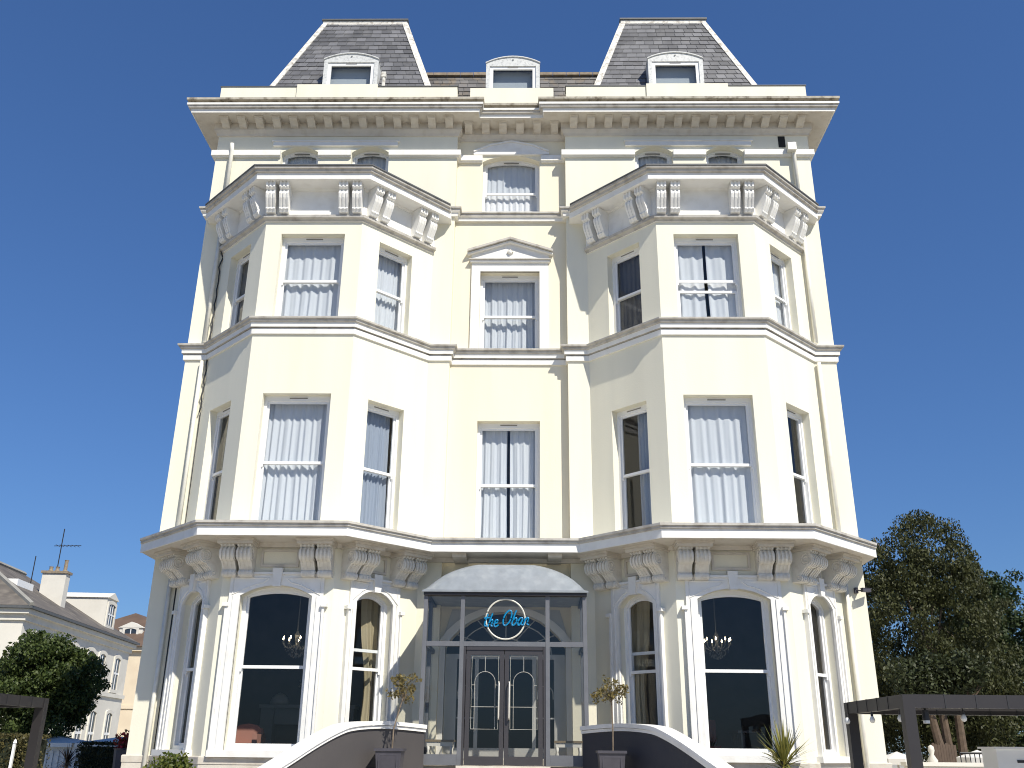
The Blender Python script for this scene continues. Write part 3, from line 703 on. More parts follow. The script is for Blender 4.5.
# doors
df = MB()
for x in (-.795, .795): df.box(XO + x - .045 + (.005 if x > 0 else -.0), XO + x + .045 - .005, YP + .012, YP + .11, 1.31, 3.468)
df.box(XO - .745, XO + .745, YP + .012, YP + .11, 3.40, 3.467); df.build('door_frame', PLUM, porch)
th = MB(); th.box(XO - .88, XO + .88, YP - .12, YP + .2, 1.255, 1.305); th.build('threshold', STONE, porch)
def arc(cx, cz, rr, n=12): return [(cx + rr*math.cos(PI*i/n), cz + rr*math.sin(PI*i/n)) for i in range(n + 1)]
for sg in (-1, 1):
    x0, x1 = sorted((XO + sg*.006, XO + sg*.742)); cx = (x0 + x1)/2; wd = x1 - x0
    d = MB(); d.ring(outline(cx, wd, 1.315, 3.395), outline(cx, wd, 1.315, 3.395, 0, .085), YP + .03, YP + .085)
    d.box(x0 + .08, x1 - .08, YP + .031, YP + .084, 1.39, 1.47)
    door = d.build('door', PLUM, porch)
    gl = MB(); gl.add([(x0 + .07, YP + .06, 1.46), (x1 - .07, YP + .06, 1.46), (x1 - .07, YP + .06, 3.32), (x0 + .07, YP + .06, 3.32)], [(0, 1, 2, 3)]); gl.build('pane', GLASSD, door, recalc=False)
    bars = MB(); yb = YP + .05
    tb = lambda pts: bars.tube([(p[0], yb, p[1]) for p in pts], .0055, 4)
    a0, a1 = x0 + .11, x1 - .11; ar = (a1 - a0)/2 - .06
    tb([(a0, 1.95), (a0, 3.28), (a1, 3.28), (a1, 1.95), (a0, 1.95)]); tb(arc(cx, 2.80, ar)); tb([(cx - ar, 2.8), (cx - ar, 1.95)]); tb([(cx + ar, 2.8), (cx + ar, 1.95)])
    tb([(cx, 2.8 + ar), (cx, 3.28)]); tb([(a0, 2.75), (cx - ar, 2.75)]); tb([(a1, 2.75), (cx + ar, 2.75)]); tb([(a0, 2.35), (a1, 2.35)])
    bars.build('glazing_bar', CREAMLINE, door)
    h = MB(); hx = XO + sg*.10; h.tube([(hx, YP + .03, 2.80), (hx, YP - .05, 2.80), (hx, YP - .06, 2.77), (hx, YP - .06, 2.16), (hx, YP - .05, 2.13), (hx, YP + .03, 2.13)], .016, 8); h.build('handle', STEEL, door, 'all')
# inner screen with fanlight arch
MATSCR = mat('grey_inner_joinery', (.50, .50, .48), .5, var=.1)
sc = MB(FC.m); o = outline(B, 2.6, 1.3, 4.40, .75)
pn = [(B - 1.41, 1.3), (B + 1.41, 1.3), (B + 1.41, 3.65)] + [(B + 1.41 - 2.82*i/12, 4.44) for i in range(1, 12)] + [(B - 1.41, 3.65)]
pm = MB(FC.m); pm.ring(pn, o, .025, .004); pm.build('inner_panelling', MATSCR, porch)
sc.ring([(p[0]*1.0 + (p[0]-B)*.1, p[1] + (.13 if p[1] > 3 else 0)) for p in o], o, .06, -.1); scr = sc.build('inner_arch', mat('arch_mould', (.76, .75, .72), .5), porch)
s2 = MB(FC.m); oy = -.2
for a, b in ((B - 1.3, B - 1.05), (B - .66, B - .58), (B + .58, B + .66), (B + 1.05, B + 1.3)): s2.box(a, b, oy, oy - .06, 1.3, 3.5)
s2.box(B - 1.3, B + 1.3, oy + .005, oy - .065, 3.42, 3.52); s2.box(B - 1.3, B + 1.3, oy + .005, oy - .065, 1.3, 1.62)
for k in range(1, 6): t = PI*k/6; s2.tube([(B + .45*math.cos(t), oy - .03, 3.52 + .35*math.sin(t)), (B + 1.25*math.cos(t), oy - .03, 3.52 + .83*math.sin(t))], .012, 4)
s2.tube([(B + .45*math.cos(PI*i/12), oy - .03, 3.52 + .35*math.sin(PI*i/12)) for i in range(13)], .014, 4)
s2.tube([(B + 1.0*math.cos(PI*i/16), oy - .03, 3.52 + .68*math.sin(PI*i/16)) for i in range(17)], .014, 4)
for cxx in (B - .86, B + .86): s2.tube([(cxx - .17, oy - .03, 2.6)] + [(p[0], oy - .03, p[1]) for p in arc(cxx, 2.7, .17)][::-1] + [(cxx + .17, oy - .03, 2.6)], .012, 4); s2.box(cxx - .2, cxx + .2, oy - .02, oy - .04, 2.2, 2.23)
s2.build('inner_screen', MATSCR, porch)
pf = MB(); pf.box(XO - PW, XO + PW, YP + .2, YC + .1, 1.2, 1.302); pf.build('porch_floor', STONE, porch)

# roundel sign
sign = empty('roundel_sign', (XO, YP + .02, 3.62), 'round white ring sign with blue script lettering on the glass above the front doors', 'sign')
SI = inv_of(sign)
rg = MB(); rg.tube([(XO + .01 + .385*math.cos(2*PI*i/48), YP + .015, 3.99 + .385*math.sin(2*PI*i/48)) for i in range(49)], .017, 6, cap=False)
rg.build('ring', mat('pale_ring', (.62, .60, .52), .4), sign, inv=SI)
GL = {'t': ([[(.10, .95), (.05, .4), (.07, .08), (.2, .05)], [(-.06, .62), (.24, .68)]], .24),
      'h': ([[(.08, 1.0), (.03, .5), (0, 0)], [(.01, .3), (.1, .52), (.18, .45), (.16, .1), (.26, .03)]], .28),
      'e': ([[(0, .24), (.14, .3), (.15, .48), (.06, .5), (0, .28), (.05, .05), (.15, .02), (.26, .15)]], .28),
      'O': ([[(.2, 1.0), (.06, .8), (0, .4), (.07, .05), (.2, .0), (.33, .25), (.36, .65), (.28, .95), (.16, .98), (.1, .85)]], .42),
      'b': ([[(.08, 1.02), (.03, .5), (.02, .1), (.1, .0), (.2, .15), (.2, .42), (.12, .5), (.04, .35)]], .27),
      'a': ([[(.2, .47), (.08, .5), (0, .22), (.07, .0), (.16, .15), (.21, .48), (.19, .1), (.28, .03)]], .29),
      'n': ([[(.02, .5), (.0, 0)], [(.01, .3), (.1, .52), (.17, .45), (.16, .1), (.28, .05)]], .3)}
def smooth_pts(p, n=5):
    if len(p) < 3: return p
    o = []; q = [p[0]] + p + [p[-1]]
    for i in range(1, len(q) - 2):
        for k in range(n):
            t = k/n; a, b, c, d = (Vector((*x, 0)) for x in q[i-1:i+3])
            v = .5*((2*b) + (c - a)*t + (2*a - 5*b + 4*c - d)*t*t + (3*b - a - 3*c + d)*t**3); o.append((v.x, v.y))
    return o + [p[-1]]
lt = MB()
for word, x, z, sc_ in (('the', -.43, 3.84, .36), ('Oban', -.06, 3.87, .40)):
    for ch in word:
        st, adv = GL[ch]
        for s_ in st: lt.tube([(XO + x + (px + pz*.18)*sc_, YP - .005, z + pz*sc_*.72) for px, pz in smooth_pts(s_)], .0165, 6)
        x += adv*sc_*1.08
lt.build('lettering', BLUE, sign, inv=SI)
# benches inside the porch
BENCHW = mat('white_bench_paint', (.72, .70, .64), .5); BENCHT = mat('worn_timber_top', (.22, .17, .11), .5)
bench = empty('porch_bench', (-1.22, 19.42, 1.302), 'small white turned-leg bench behind the glass left of the front doors', 'bench', 'white benches inside the porch')
mb = MB(); mb.box(-.28, .28, -.17, .17, .42, .46); mb.build('seat', BENCHT, bench)
mb = MB(); mb.box(-.25, .25, -.15, .15, .34, .418); mb.build('apron', BENCHW, bench)
lp = [(.028, 0), (.02, .04), (.034, .12), (.018, .16), (.034, .2), (.02, .25), (.036, .34)]
for a in (-.22, .22):
    for b in (-.12, .12): mb = MB(); mb.lathe(lp, (a, b, 0), 8); mb.build('leg', BENCHW, bench, 'all')
b2 = copy_tree(bench); b2.location.x = 1.28; b2['label'] = 'small white turned-leg bench behind the glass right of the front doors'

# ------------------------------------------------------------------ curtains
def curtain(fc, x0, x1, z0, z1, o, label, m, folds=9, amp=.035, tie=None, name='net_curtain', cat='curtain', gap=None, group=None):
    nx, nz = max(24, int((x1 - x0)*60)), 10; mb = MB(fc.m); V = []; F = []
    ph = [random.uniform(0, 6.28) for _ in range(5)]; fr_ = [folds*random.uniform(.8, 1.2), folds*random.uniform(1.6, 2.1), folds*.45]
    for j in range(nz + 1):
        t = j/nz; z = z1 + (z0 - z1)*t
        for i in range(nx + 1):
            q = i/nx; a = amp*(.45 + .55*t)
            d = a*(math.sin(fr_[0]*q*2*PI + ph[0] + .5*math.sin(t*3 + ph[3])) + .45*math.sin(fr_[1]*q*2*PI + ph[1]) + .5*math.sin(fr_[2]*q*2*PI + ph[2]))
            x = x0 + (x1 - x0)*q + .02*math.sin(t*2.2 + q*9 + ph[4])*t
            if tie:      # drawn to one side and gathered
                side, zt_, k = tie; s = 1 - k*math.exp(-((z - zt_)/.9)**2) if z > zt_ else 1 - k*(.75 + .25*math.exp(-((z - zt_)/.5)**2))
                edge = x0 if side < 0 else x1; x = edge + (x - edge)*s
            V.append((x, o + d, z))
    for j in range(nz):
        for i in range(nx):
            if gap and abs((i + .5)/nx - .5) < gap: continue
            F.append((j*(nx+1)+i, j*(nx+1)+i+1, (j+1)*(nx+1)+i+1, (j+1)*(nx+1)+i))
    mb.add(V, F); ob = mb.build(name, m, None, 'all', recalc=False)
    return tag(ob, label, cat, group)
NETDK = cloth('dark_grey_net', (.20, .20, .21), .25, .2); NETBL = cloth('blue_grey_curtain', (.38, .43, .52), .05, .2)  # first net is dark grey in its own colour
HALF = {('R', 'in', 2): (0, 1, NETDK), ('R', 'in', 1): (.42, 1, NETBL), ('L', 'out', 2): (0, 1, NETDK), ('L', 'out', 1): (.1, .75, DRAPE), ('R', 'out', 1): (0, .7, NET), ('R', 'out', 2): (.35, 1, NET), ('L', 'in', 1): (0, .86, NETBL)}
FLN = {1: 'first-floor', 2: 'second-floor', 3: 'top-floor'}
SD = {'L': 'left', 'R': 'right'}
for w in WIN:
    s, k, fl = w['key']; c, wd, fc = w['c'], w['w'], w['face']; x0, x1 = c - wd/2 - .05, c + wd/2 + .05; oo = -w['rec'] - random.choice([.165, .18, .2, .24])
    if fl == 0:
        if k == 'gf': continue
        if k == 'gin':
            sgn = 1 if s == 'L' else -1
            curtain(fc, *((c - .02, x1 + .1) if s == 'L' else (x0 - .1, c + .02)), 1.5, 4.7, -.45, 'long cream drape tied back in the narrow inner ground-floor window of the %s bay' % SD[s], DRAPE, 4, .05, (sgn, 2.7, .35), 'drape', group='drapes in the ground-floor bays')
            if s == 'R': curtain(fc, c + .15, c + .45, 1.9, 3.2, -1.0, 'pale drape hanging low deeper in the right bay, seen through its inner window', DRAPE, 3, .04, None, 'drape', group='drapes in the ground-floor bays')
        elif s == 'R': curtain(fc, x0 - .2, x1 + .2, 1.5, 4.75, -.4, 'long brown drape drawn across the narrow outer ground-floor window of the right bay', DRAPEDK, 5, .05, None, 'drape', group='drapes in the ground-floor bays')
        else: curtain(fc, x0 - .2, x1 + .2, 1.5, 4.75, -.4, 'grey-green drape drawn across the narrow outer ground-floor window of the left bay', DRAPEGR, 6, .04, None, 'drape', group='drapes in the ground-floor bays')
        continue
    where = 'middle' if s == 'C' else {'f': 'wide front', 'in': 'narrow inner', 'out': 'narrow outer', 'a0': 'left-hand', 'a1': 'right-hand'}[k]
    tone = 'white net curtain'
    if (s, k, fl) in HALF: tone = {NETDK.name: 'dim grey net curtain', NETBL.name: 'blue-grey curtain', DRAPE.name: 'cream curtain', NET.name: 'half-drawn white net curtain'}[HALF[s, k, fl][2].name]
    if fl == 3 and s != 'C':
        lab = 'pale net curtain in the %s arched top-floor window above the %s bay roof' % (where, SD[s])
    elif s == 'C': lab = 'white net curtain in the %s middle window between the bays' % FLN[fl]
    else: lab = tone + ' in the %s %s window of the %s bay' % (where, FLN[fl], SD[s])
    mm = NET
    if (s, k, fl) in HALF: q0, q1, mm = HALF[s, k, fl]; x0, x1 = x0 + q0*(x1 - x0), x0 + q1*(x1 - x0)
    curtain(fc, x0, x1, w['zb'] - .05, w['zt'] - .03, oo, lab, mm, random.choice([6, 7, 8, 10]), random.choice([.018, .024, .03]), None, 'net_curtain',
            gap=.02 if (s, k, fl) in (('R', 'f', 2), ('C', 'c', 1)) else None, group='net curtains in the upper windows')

# ------------------------------------------------------------------ rooms behind the ground-floor windows
CRYSTAL = mat('crystal_and_silver', (.30, .30, .29), .25); BULBM = emit('warm_bulb', (1, .8, .5), 14)
ch = empty('chandelier', (-4.72, 21.5, 5.5), 'crystal chandelier with lit candle bulbs seen through the front window of the left bay', 'chandelier', 'lit chandeliers in the bays')
mb = MB(); mb.tube([(0, 0, 0), (0, 0, -1.55)], .012, 5); mb.lathe([(.01, -1.9), (.05, -1.8), (.03, -1.7), (.06, -1.55), (.02, -1.45)], n=8); mb.build('stem', CRYSTAL, ch)
for i in range(9):
    a = 2*PI*i/9 + .3; c_, s_ = math.cos(a), math.sin(a)
    mb = MB(); mb.tube([(.03*c_, .03*s_, -1.75), (.15*c_, .15*s_, -1.86), (.27*c_, .27*s_, -1.80), (.31*c_, .31*s_, -1.73)], .01, 5); mb.lathe([(.035, 0), (.012, .01), (.011, .07)], (.31*c_, .31*s_, -1.73), 7); arm = mb.build('arm', CRYSTAL, ch)
    mb = MB(); mb.lathe([(.001, 0), (.016, .02), (.012, .045), (.001, .075)], (.31*c_, .31*s_, -1.66), 7); mb.build('bulb', BULBM, arm)
mb = MB()
for i in range(120):
    a = random.uniform(0, 2*PI); t = random.random(); rr = .27*math.cos(t*1.45); z = -1.83 - .24*t
    mb.lathe([(.001, 0), (.011, .015), (.001, .04)], (rr*math.cos(a), rr*math.sin(a), z), 4)
mb.build('crystal_drops', CRYSTAL, ch)
c2 = copy_tree(ch); c2.location = (4.70, 21.5, 5.55); c2['label'] = 'crystal chandelier with lit candle bulbs seen through the front window of the right bay'
MANT = mat('grey_mantel_paint', (.34, .34, .33), .5); WOODD = mat('dark_wood', (.04, .025, .018), .4)
t = empty('mantelpiece', (-5.0, 24.6, 1.22), 'grey mantelpiece at the back of the left bay room', 'mantelpiece')
mb = MB(); mb.box(-1.2, 1.2, -.28, .28, 1.28, 1.36); mb.build('shelf', MANT, t)
for a in (-1, 1): mb = MB(); mb.box(a - .16, a + .16, -.2, .28, 0, 1.278); mb.build('leg', MANT, t)
mb = MB(); mb.box(-.83, .83, -.1, .28, .9, 1.278); mb.build('frieze', MANT, t)
SILV = mat('dull_silver', (.55, .55, .52), .35)
o = MB(); o.lathe([(.22, 0), (.24, .05), (.20, .16), (.10, .24), (.02, .28)], (-5.75, 24.55, 2.59), 14); tag(o.build('mantel_clock', SILV, None, 'all'), 'rounded pale mantel clock on the mantelpiece, left of the vase', 'clock')
vz = empty('flower_vase', (-5.15, 24.55, 2.582), 'pale vase of white flowers on the mantelpiece between clock and candlesticks', 'vase')
o = MB(); o.lathe([(.05, 0), (.03, .08), (.09, .22), (.05, .3)], n=10); o.build('vase', SILV, vz, 'all')
o = MB()
for i in range(26): a = random.uniform(0, 6.28); rr = random.uniform(0, .16); o.lathe([(.001, -.03), (.035, 0), (.001, .03)], (rr*math.cos(a), rr*math.sin(a), .42 + random.uniform(-.1, .16)), 6)
o.build('flowers', mat('white_petals', (.5, .5, .46), .7), vz)
for i, (x, h, lb) in enumerate(((-4.75, .55, 'short silver candlestick on the mantelpiece beside the vase'), (-4.55, .72, 'tall thick silver candlestick on the mantelpiece'), (-4.25, .42, 'shortest silver candlestick at the end of the mantelpiece'))):
    o = MB(); rr = .06 if i == 1 else .025; o.lathe([(.07, 0), (.07, .03), (rr, .06), (rr, h), (.001, h + .03)], (x, 24.55, 2.582), 9); tag(o.build('candlestick', SILV, None, 'all'), lb, 'candlestick', 'candlesticks on the mantelpiece')
PINK = mat('dusty_pink_velvet', (.34, .16, .12), .8)
ac = empty('armchair', (-5.45, 20.7, 1.225), 'pink velvet armchair inside the front window of the left bay', 'armchair')
mb = MB(); pts = [(-.35 + .7*i/10, .35) for i in range(11)]
hh = [(-.36, 0), (.36, 0), (.36, .55), (.30, .72), (.18, .80), (0, .83), (-.18, .80), (-.30, .72), (-.36, .55)]
mb.prism([(a, .22, b) for a, b in hh], [(a, .36, b) for a, b in hh]); mb.build('backrest', PINK, ac)
mb = MB(); mb.box(-.36, .36, -.35, .219, .18, .44); mb.build('seat', PINK, ac)
for a in (-.3, .3):
    for b in (-.3, .3): mb = MB(); mb.box(a - .03, a + .03, b - .03, b + .03, 0, .179); mb.build('leg', WOODD, ac)
for a in (-.31, .31): mb = MB(); mb.box(a - .05, a + .05, -.33, .215, .442, .62); mb.build('armrest', PINK, ac)
tb = empty('dining_table', (5.35, 20.4, 1.225), 'dark table with pale cloth edge inside the front window of the right bay', 'table')
mb = MB(); mb.box(-.65, .65, -.45, .45, .72, .77); mb.build('tabletop', WOODD, tb)
for a in (-.55, .55):
    for b in (-.37, .37): mb = MB(); mb.box(a - .04, a + .04, b - .04, b + .04, 0, .719); mb.build('leg', WOODD, tb)
chr_ = empty('dining_chair', (4.2, 20.6, 1.225), 'red-backed dining chair inside the front window of the right bay', 'chair')
RED = mat('deep_red_fabric', (.16, .05, .045), .8)
mb = MB(); mb.box(-.23, .23, -.23, .23, .42, .48); mb.build('seat', RED, chr_)
mb = MB(); mb.box(-.22, .22, .18, .23, .55, .98); mb.build('backrest', RED, chr_)
for a in (-.2, .2):
    for b in (-.2, .2): mb = MB(); mb.box(a - .02, a + .02, b - .02, b + .02, 0, .419 if b < 0 else .549); mb.build('leg', WOODD, chr_)

# ------------------------------------------------------------------ cctv
cc = empty('cctv_camera', (7.62, 20.4, 4.87), 'small grey security camera on the wall at the right corner below the balcony cornice', 'security camera')
mb = MB(); mb.box(-.07, .0, .02, .1, -.06, .06); mb.tube([(-.04, .03, 0), (.03, -.06, -.02)], .016, 6); mb.build('bracket', POT, cc)
mb = MB(Matrix.Translation((.12, -.1, -.02)) @ Matrix.Rotation(.35, 4, 'Z')); mb.box(-.10, .10, -.04, .04, -.035, .035); mb.box(-.11, .13, -.046, .046, .037, .047); mb.build('body', POT, cc)
mb = MB(Matrix.Translation((.12, -.1, -.02)) @ Matrix.Rotation(.35, 4, 'Z')); mb.box(.10, .115, -.032, .032, -.03, .03); mb.build('lens', IRON, cc)

# ------------------------------------------------------------------ steps, stair walls
mb = MB()
mb.box(-2.6, 2.66, 16.4, 18.63, 0, 1.15)
for i in range(7): mb.box(-3.2 - i*.1, 3.2 + i*.1, 16.4 - .32*(i + 1), 16.4 - .32*i - .001, 0, 1.15 - .15*(i + 1) + .0)
tag(mb.build('front_steps', PAVE), 'pale paved landing and steps leading up to the front doors', 'steps')
UPVCW = mat('white_coping_paint', (.78, .77, .74), .55, var=.06, vscale=3, stain=(.5, .48, .44), stain_amt=.3, sscale=4)
def stair_wall(sg, label, paint):
    # px-derived top line (x, y, z)
    pts = SWALL
    path = [Vector((XO + sg*(p[0] - XO), p[1], p[2])) for p in pts]
    # densify
    sm = []; q = [path[0]] + path + [path[-1]]
    for i in range(1, len(q) - 2):
        for k in range(6):
            t = k/6; a, b, c, d = q[i-1:i+3]
            sm.append(.5*((2*b) + (c - a)*t + (2*a - 5*b + 4*c - d)*t*t + (3*b - a - 3*c + d)*t**3))
    sm.append(path[-1])
    root = empty('stair_wall', (path[0].x, path[0].y, 0), label, 'wall', 'curved walls beside the front steps'); RI = inv_of(root)
    def strip(off0, off1, zt, zb, name, m):
        mb = MB(); V = []
        for i, p in enumerate(sm):
            d = (sm[min(i+1, len(sm)-1)] - sm[max(i-1, 0)]); d.z = 0; d.normalize(); n = Vector((d.y, -d.x, 0))*(-sg)
            for o_, z in ((off0, zb), (off1, zb), (off1, zt), (off0, zt)): V.append((p.x + n.x*o_, p.y + n.y*o_, (p.z + z) if z is not None else 0))
        n_ = len(sm); F = [(i*4+j, i*4+(j+1) % 4, (i+1)*4+(j+1) % 4, (i+1)*4+j) for i in range(n_-1) for j in range(4)] + [(0, 1, 2, 3), tuple((n_-1)*4 + j for j in range(4))]
        mb.add(V, F); return mb.build(name, m, root, 'smooth', RI)
    strip(-.13, .13, -.13, None, 'wall_body', paint)
    strip(-.19, .19, 0, -.07, 'coping', UPVCW)
    strip(-.165, .165, -.077, -.128, 'coping_mould', UPVCW)
SWALL = [(1.62, 18.68, 2.01), (2.0, 18.13, 2.04), (2.35, 17.63, 2.045), (2.7, 17.12, 2.0), (2.9, 16.83, 1.91), (3.18, 16.43, 1.71), (3.55, 15.9, 1.40), (4.0, 15.25, 1.05), (4.5, 14.5, .7)]
stair_wall(-1, 'curved dark grey wall with white coping left of the front steps', WALLPAINT_L)
stair_wall(1, 'curved dark wall, shade put into its colour, with white coping right of the front steps', WALLPAINT_SHADED)

# ------------------------------------------------------------------ planters and little trees
def leaves(centers, radii, n, size, droop=0.0, flat=1.0, aspect=1.8):
    c = np.array(centers, float); k = len(c); rad = np.array(radii, float)
    idx = rng.integers(0, k, n) if rad.ndim == 1 and len(set(rad)) == 1 else rng.choice(k, n, p=(rad**2/np.sum(rad**2)))
    d = rng.normal(size=(n, 3)); d /= np.linalg.norm(d, axis=1)[:, None]; rr = rng.random(n)**.45
    pos = c[idx] + d * (rad[idx]*rr)[:, None] * np.array([1, 1, flat])
    a = rng.normal(size=(n, 3)); a[:, 2] -= droop; a /= np.linalg.norm(a, axis=1)[:, None]
    b = np.cross(a, rng.normal(size=(n, 3))); b /= np.linalg.norm(b, axis=1)[:, None]
    sz = size*(.6 + .8*rng.random(n)); A = a*sz[:, None]; Bv = b*(sz/aspect)[:, None]
    V = np.stack([pos - A*.5, pos + Bv*.5, pos + A*.5, pos - Bv*.5], 1).reshape(-1, 3)
    return V, n
def leaf_obj(name, data, m, parent, inv=None):
    V = np.concatenate([d[0] for d in data]); n = len(V)//4
    me = bpy.data.meshes.new(name); me.vertices.add(len(V)); me.vertices.foreach_set('co', V.astype(np.float32).ravel())
    me.loops.add(4*n); me.loops.foreach_set('vertex_index', np.arange(4*n, dtype=np.int32)); me.polygons.add(n)
    me.polygons.foreach_set('loop_start', np.arange(0, 4*n, 4, dtype=np.int32)); me.update(); me.validate()
    me.materials.append(m); o = bpy.data.objects.new(name, me); COL.objects.link(o)
    if parent:
        o.parent = parent
        if inv is not None: o.matrix_parent_inverse = inv
    return o
OLIVE = leafmat('dry_olive_leaf', (.26, .20, .075), (.13, .115, .045), .25)
for sg, x, lab in ((-1, -1.90, 'left of'), (1, 1.93, 'right of')):
    pt = empty('planter', (x, 17.3, 1.15), 'square grey panelled planter holding a small tree, %s the front doors' % lab, 'planter', 'planters flanking the front doors')
    mb = MB(); a, b = .19, .225
    mb.prism([(-a, -a, 0), (a, -a, 0), (a, a, 0), (-a, a, 0)], [(-b, -b, .40), (b, -b, .40), (b, b, .40), (-b, b, .40)]); mb.build('tub', POT, pt)
    mb = MB(); o_ = .25; i_ = .2
    mb.box(-o_, o_, -o_, -i_, .401, .445); mb.box(-o_, o_, i_, o_, .401, .445); mb.box(-o_, -i_, -i_ + .001, i_ - .001, .401, .445); mb.box(i_, o_, -i_ + .001, i_ - .001, .401, .445); mb.build('rim', POT, pt)
    for yy in (-.226,):
        mb = MB(); mb.ring(outline(0, .34, .06, .36), outline(0, .34, .06, .36, 0, .03), -.222, -.205); mb.build('panel_mould', POT, pt)
    mb = MB(); mb.box(-.2, .2, -.2, .2, .38, .41); mb.build('soil', SOIL, pt)
    tr = empty('standard_tree', (x + .03, 17.3, 1.56), 'thin-stemmed small olive-leaved standard tree in the planter %s the front doors' % lab, 'tree', 'little trees flanking the front doors')
    top = Vector((.16 if sg < 0 else .0, 0, .93)); mb = MB()
    mb.tube([(0, 0, 0), (.01, 0, .35), (top.x, 0, .93)], [.016, .014, .012], 6)
    tips = []
    for i in range(26):
        a = random.uniform(0, 6.28); l = random.uniform(.12, .30); e = top + Vector((math.cos(a)*l*.85, math.sin(a)*l*.7, random.uniform(-.10, .30)))
        if sg > 0 and i % 3 == 0: e.x -= .08
        mb.tube([top - Vector((0, 0, random.uniform(0, .12))), top.lerp(e, .5) + Vector((0, 0, .03)), e], [.006, .004, .002], 4); tips.append(e)
    mb.build('trunk', BARK, tr)
    leaf_obj('crown', [leaves(tips, [.075]*26, 430, .06, .2), leaves([top + Vector((0, 0, .12))], [.2], 70, .058)], OLIVE, tr)

def spiky(name, x, y, z0, stem, n, L, label, cat, m, up=1.0):
    root = empty(name, (x, y, z0), label, cat); mb = MB(); mb.tube([(0, 0, 0), (.02, 0, stem)], [.06, .05], 7); mb.build('trunk', BARK, root)
    mb = MB()
    for i in range(n):
        a = random.uniform(0, 2*PI); el = random.uniform(-.35, 1.4)*up; l = L*random.uniform(.7, 1.1); w = .016
        d = Vector((math.cos(a)*math.cos(el), math.sin(a)*math.cos(el), math.sin(el))); sdv = Vector((-math.sin(a), math.cos(a), 0))*w
        b0 = Vector((.02, 0, stem - random.uniform(0, .12))); p1 = b0 + d*l*.5; p2 = b0 + d*l - Vector((0, 0, .10*l*math.cos(el)))
        mb.add([b0 - sdv*.6, b0 + sdv*.6, p1 + sdv, p1 - sdv, p2], [(0, 1, 2, 3), (3, 2, 4)])
    mb.build('leaves', m, root, recalc=False); return root
YUC = leafmat('yucca_leaf', (.28, .25, .06), (.10, .12, .03), .2)
spiky('cordyline', 4.54, 16.0, 0, 1.46, 130, .70, 'spiky green and yellow cordyline in front of the right bay', 'plant', YUC)

# ------------------------------------------------------------------ ground
def sheet(name, x0, x1, y0, y1, z, m): mb = MB(); mb.add([(x0, y0, z), (x1, y0, z), (x1, y1, z), (x0, y1, z)], [(0, 1, 2, 3)]); return tag(mb.build(name, m), kind='structure')
sheet('ground', -900, 900, -900, 1500, -.008, GROUNDM)
sheet('terrace', -14, 14, 2, 30, 0, TERR)
sheet('road', -200, 200, -9, -1.5, -.004, mat('asphalt', (.055, .055, .057), .9, var=.2, vscale=3, bump=.3))
sheet('pavement', -200, 200, -1.5, 2, .0, PAVE)

# ------------------------------------------------------------------ pergolas
def pergola(x0, x1, y0, y1, h, label, depth=.18, inner=True):
    root = empty('pergola', (x0, y0, 0), label, 'pergola', 'charcoal pergolas beside the hotel'); RI = inv_of(root); w = .16
    for x in (x0, x1):
        for y in (y0, y1):
            mb = MB(); mb.box(x - w/2, x + w/2, y - w/2, y + w/2, 0, h - .002); mb.build('post', CHAR, root, inv=RI)
    for a, b, c, d in ((x0 + w/2, x1 - w/2, y0 - .07, y0 + .07), (x0 + w/2, x1 - w/2, y1 - .07, y1 + .07), (x0 - .07, x0 + .07, y0 + w/2, y1 - w/2), (x1 - .07, x1 + .07, y0 + w/2, y1 - w/2)):
        mb = MB(); mb.box(a, b, c, d, h - depth, h); 
        n = max(1, int((b - a if b - a > d - c else d - c)/.42))
        for i in range(1, n):
            if b - a > d - c: q = a + (b - a)*i/n; mb.box(q - .009, q + .009, c - .006, d + .006, h - depth - .004, h + .004, 1)
            else: q = c + (d - c)*i/n; mb.box(a - .006, b + .006, q - .009, q + .009, h - depth - .004, h + .004, 1)
        mb.build('beam', [CHAR, IRON], root, inv=RI)
    mb = MB(); n = int((y1 - y0)/.2)
    for i in range(n): y = y0 + .12 + i*(y1 - y0 - .24)/n; mb.box(x0 + .09, x1 - .09, y, y + .19, h - .09 , h - .06)
    mb.build('louvre_roof', CHAR, root, inv=RI); return root
pergola(5.86, 10.4, 14.0, 16.45, 2.38, 'charcoal louvred pergola in front of the trees right of the hotel')
pergola(-13.2, -8.42, 13.0, 17.85, 2.39, 'charcoal pergola in front of the round tree left of the hotel', .17)
BULB = mat('frosted_white_bulb', (.75, .75, .72), .3)
for i, (x, y, lab) in enumerate(((5.64, 16.0, 'white festoon bulb nearest the hotel wall under the right pergola'), (5.80, 15.3, 'white festoon bulb second from the hotel wall, under the pergola side beam'), (5.95, 14.55, 'white festoon bulb just behind the front post of the right pergola'),
      (6.72, 14.2, 'white festoon bulb under the middle of the pergola front beam'), (7.66, 14.2, 'white festoon bulb farthest right under the pergola front beam'))):
    root = empty('festoon_bulb', (x, y, 2.15), lab, 'light bulb', 'festoon bulbs under the right pergola')
    mb = MB(); mb.lathe([(.001, -.125), (.032, -.11), (.044, -.075), (.03, -.04), (.018, -.02)], n=9); mb.build('globe', BULB, root, 'all')
    mb = MB(); mb.lathe([(.02, -.02), (.02, .03), (.006, .035), (.005, .06)], n=7); mb.build('socket', IRON, root)
fl = empty('floodlight', (6.16, 14.14, 2.20), 'small black spotlight with pale lens under the front corner of the right pergola', 'spotlight')
mb = MB(); mb.lathe([(.045, -.02), (.05, -.14), (.05, -.16)], n=9); mb.tube([(0, 0, -.02), (0, 0, .02)], .015, 6); mb.build('lamp_body', IRON, fl)
mb = MB(); mb.lathe([(.046, -.20), (.046, -.161)], n=9); mb.build('lens', BULB, fl)

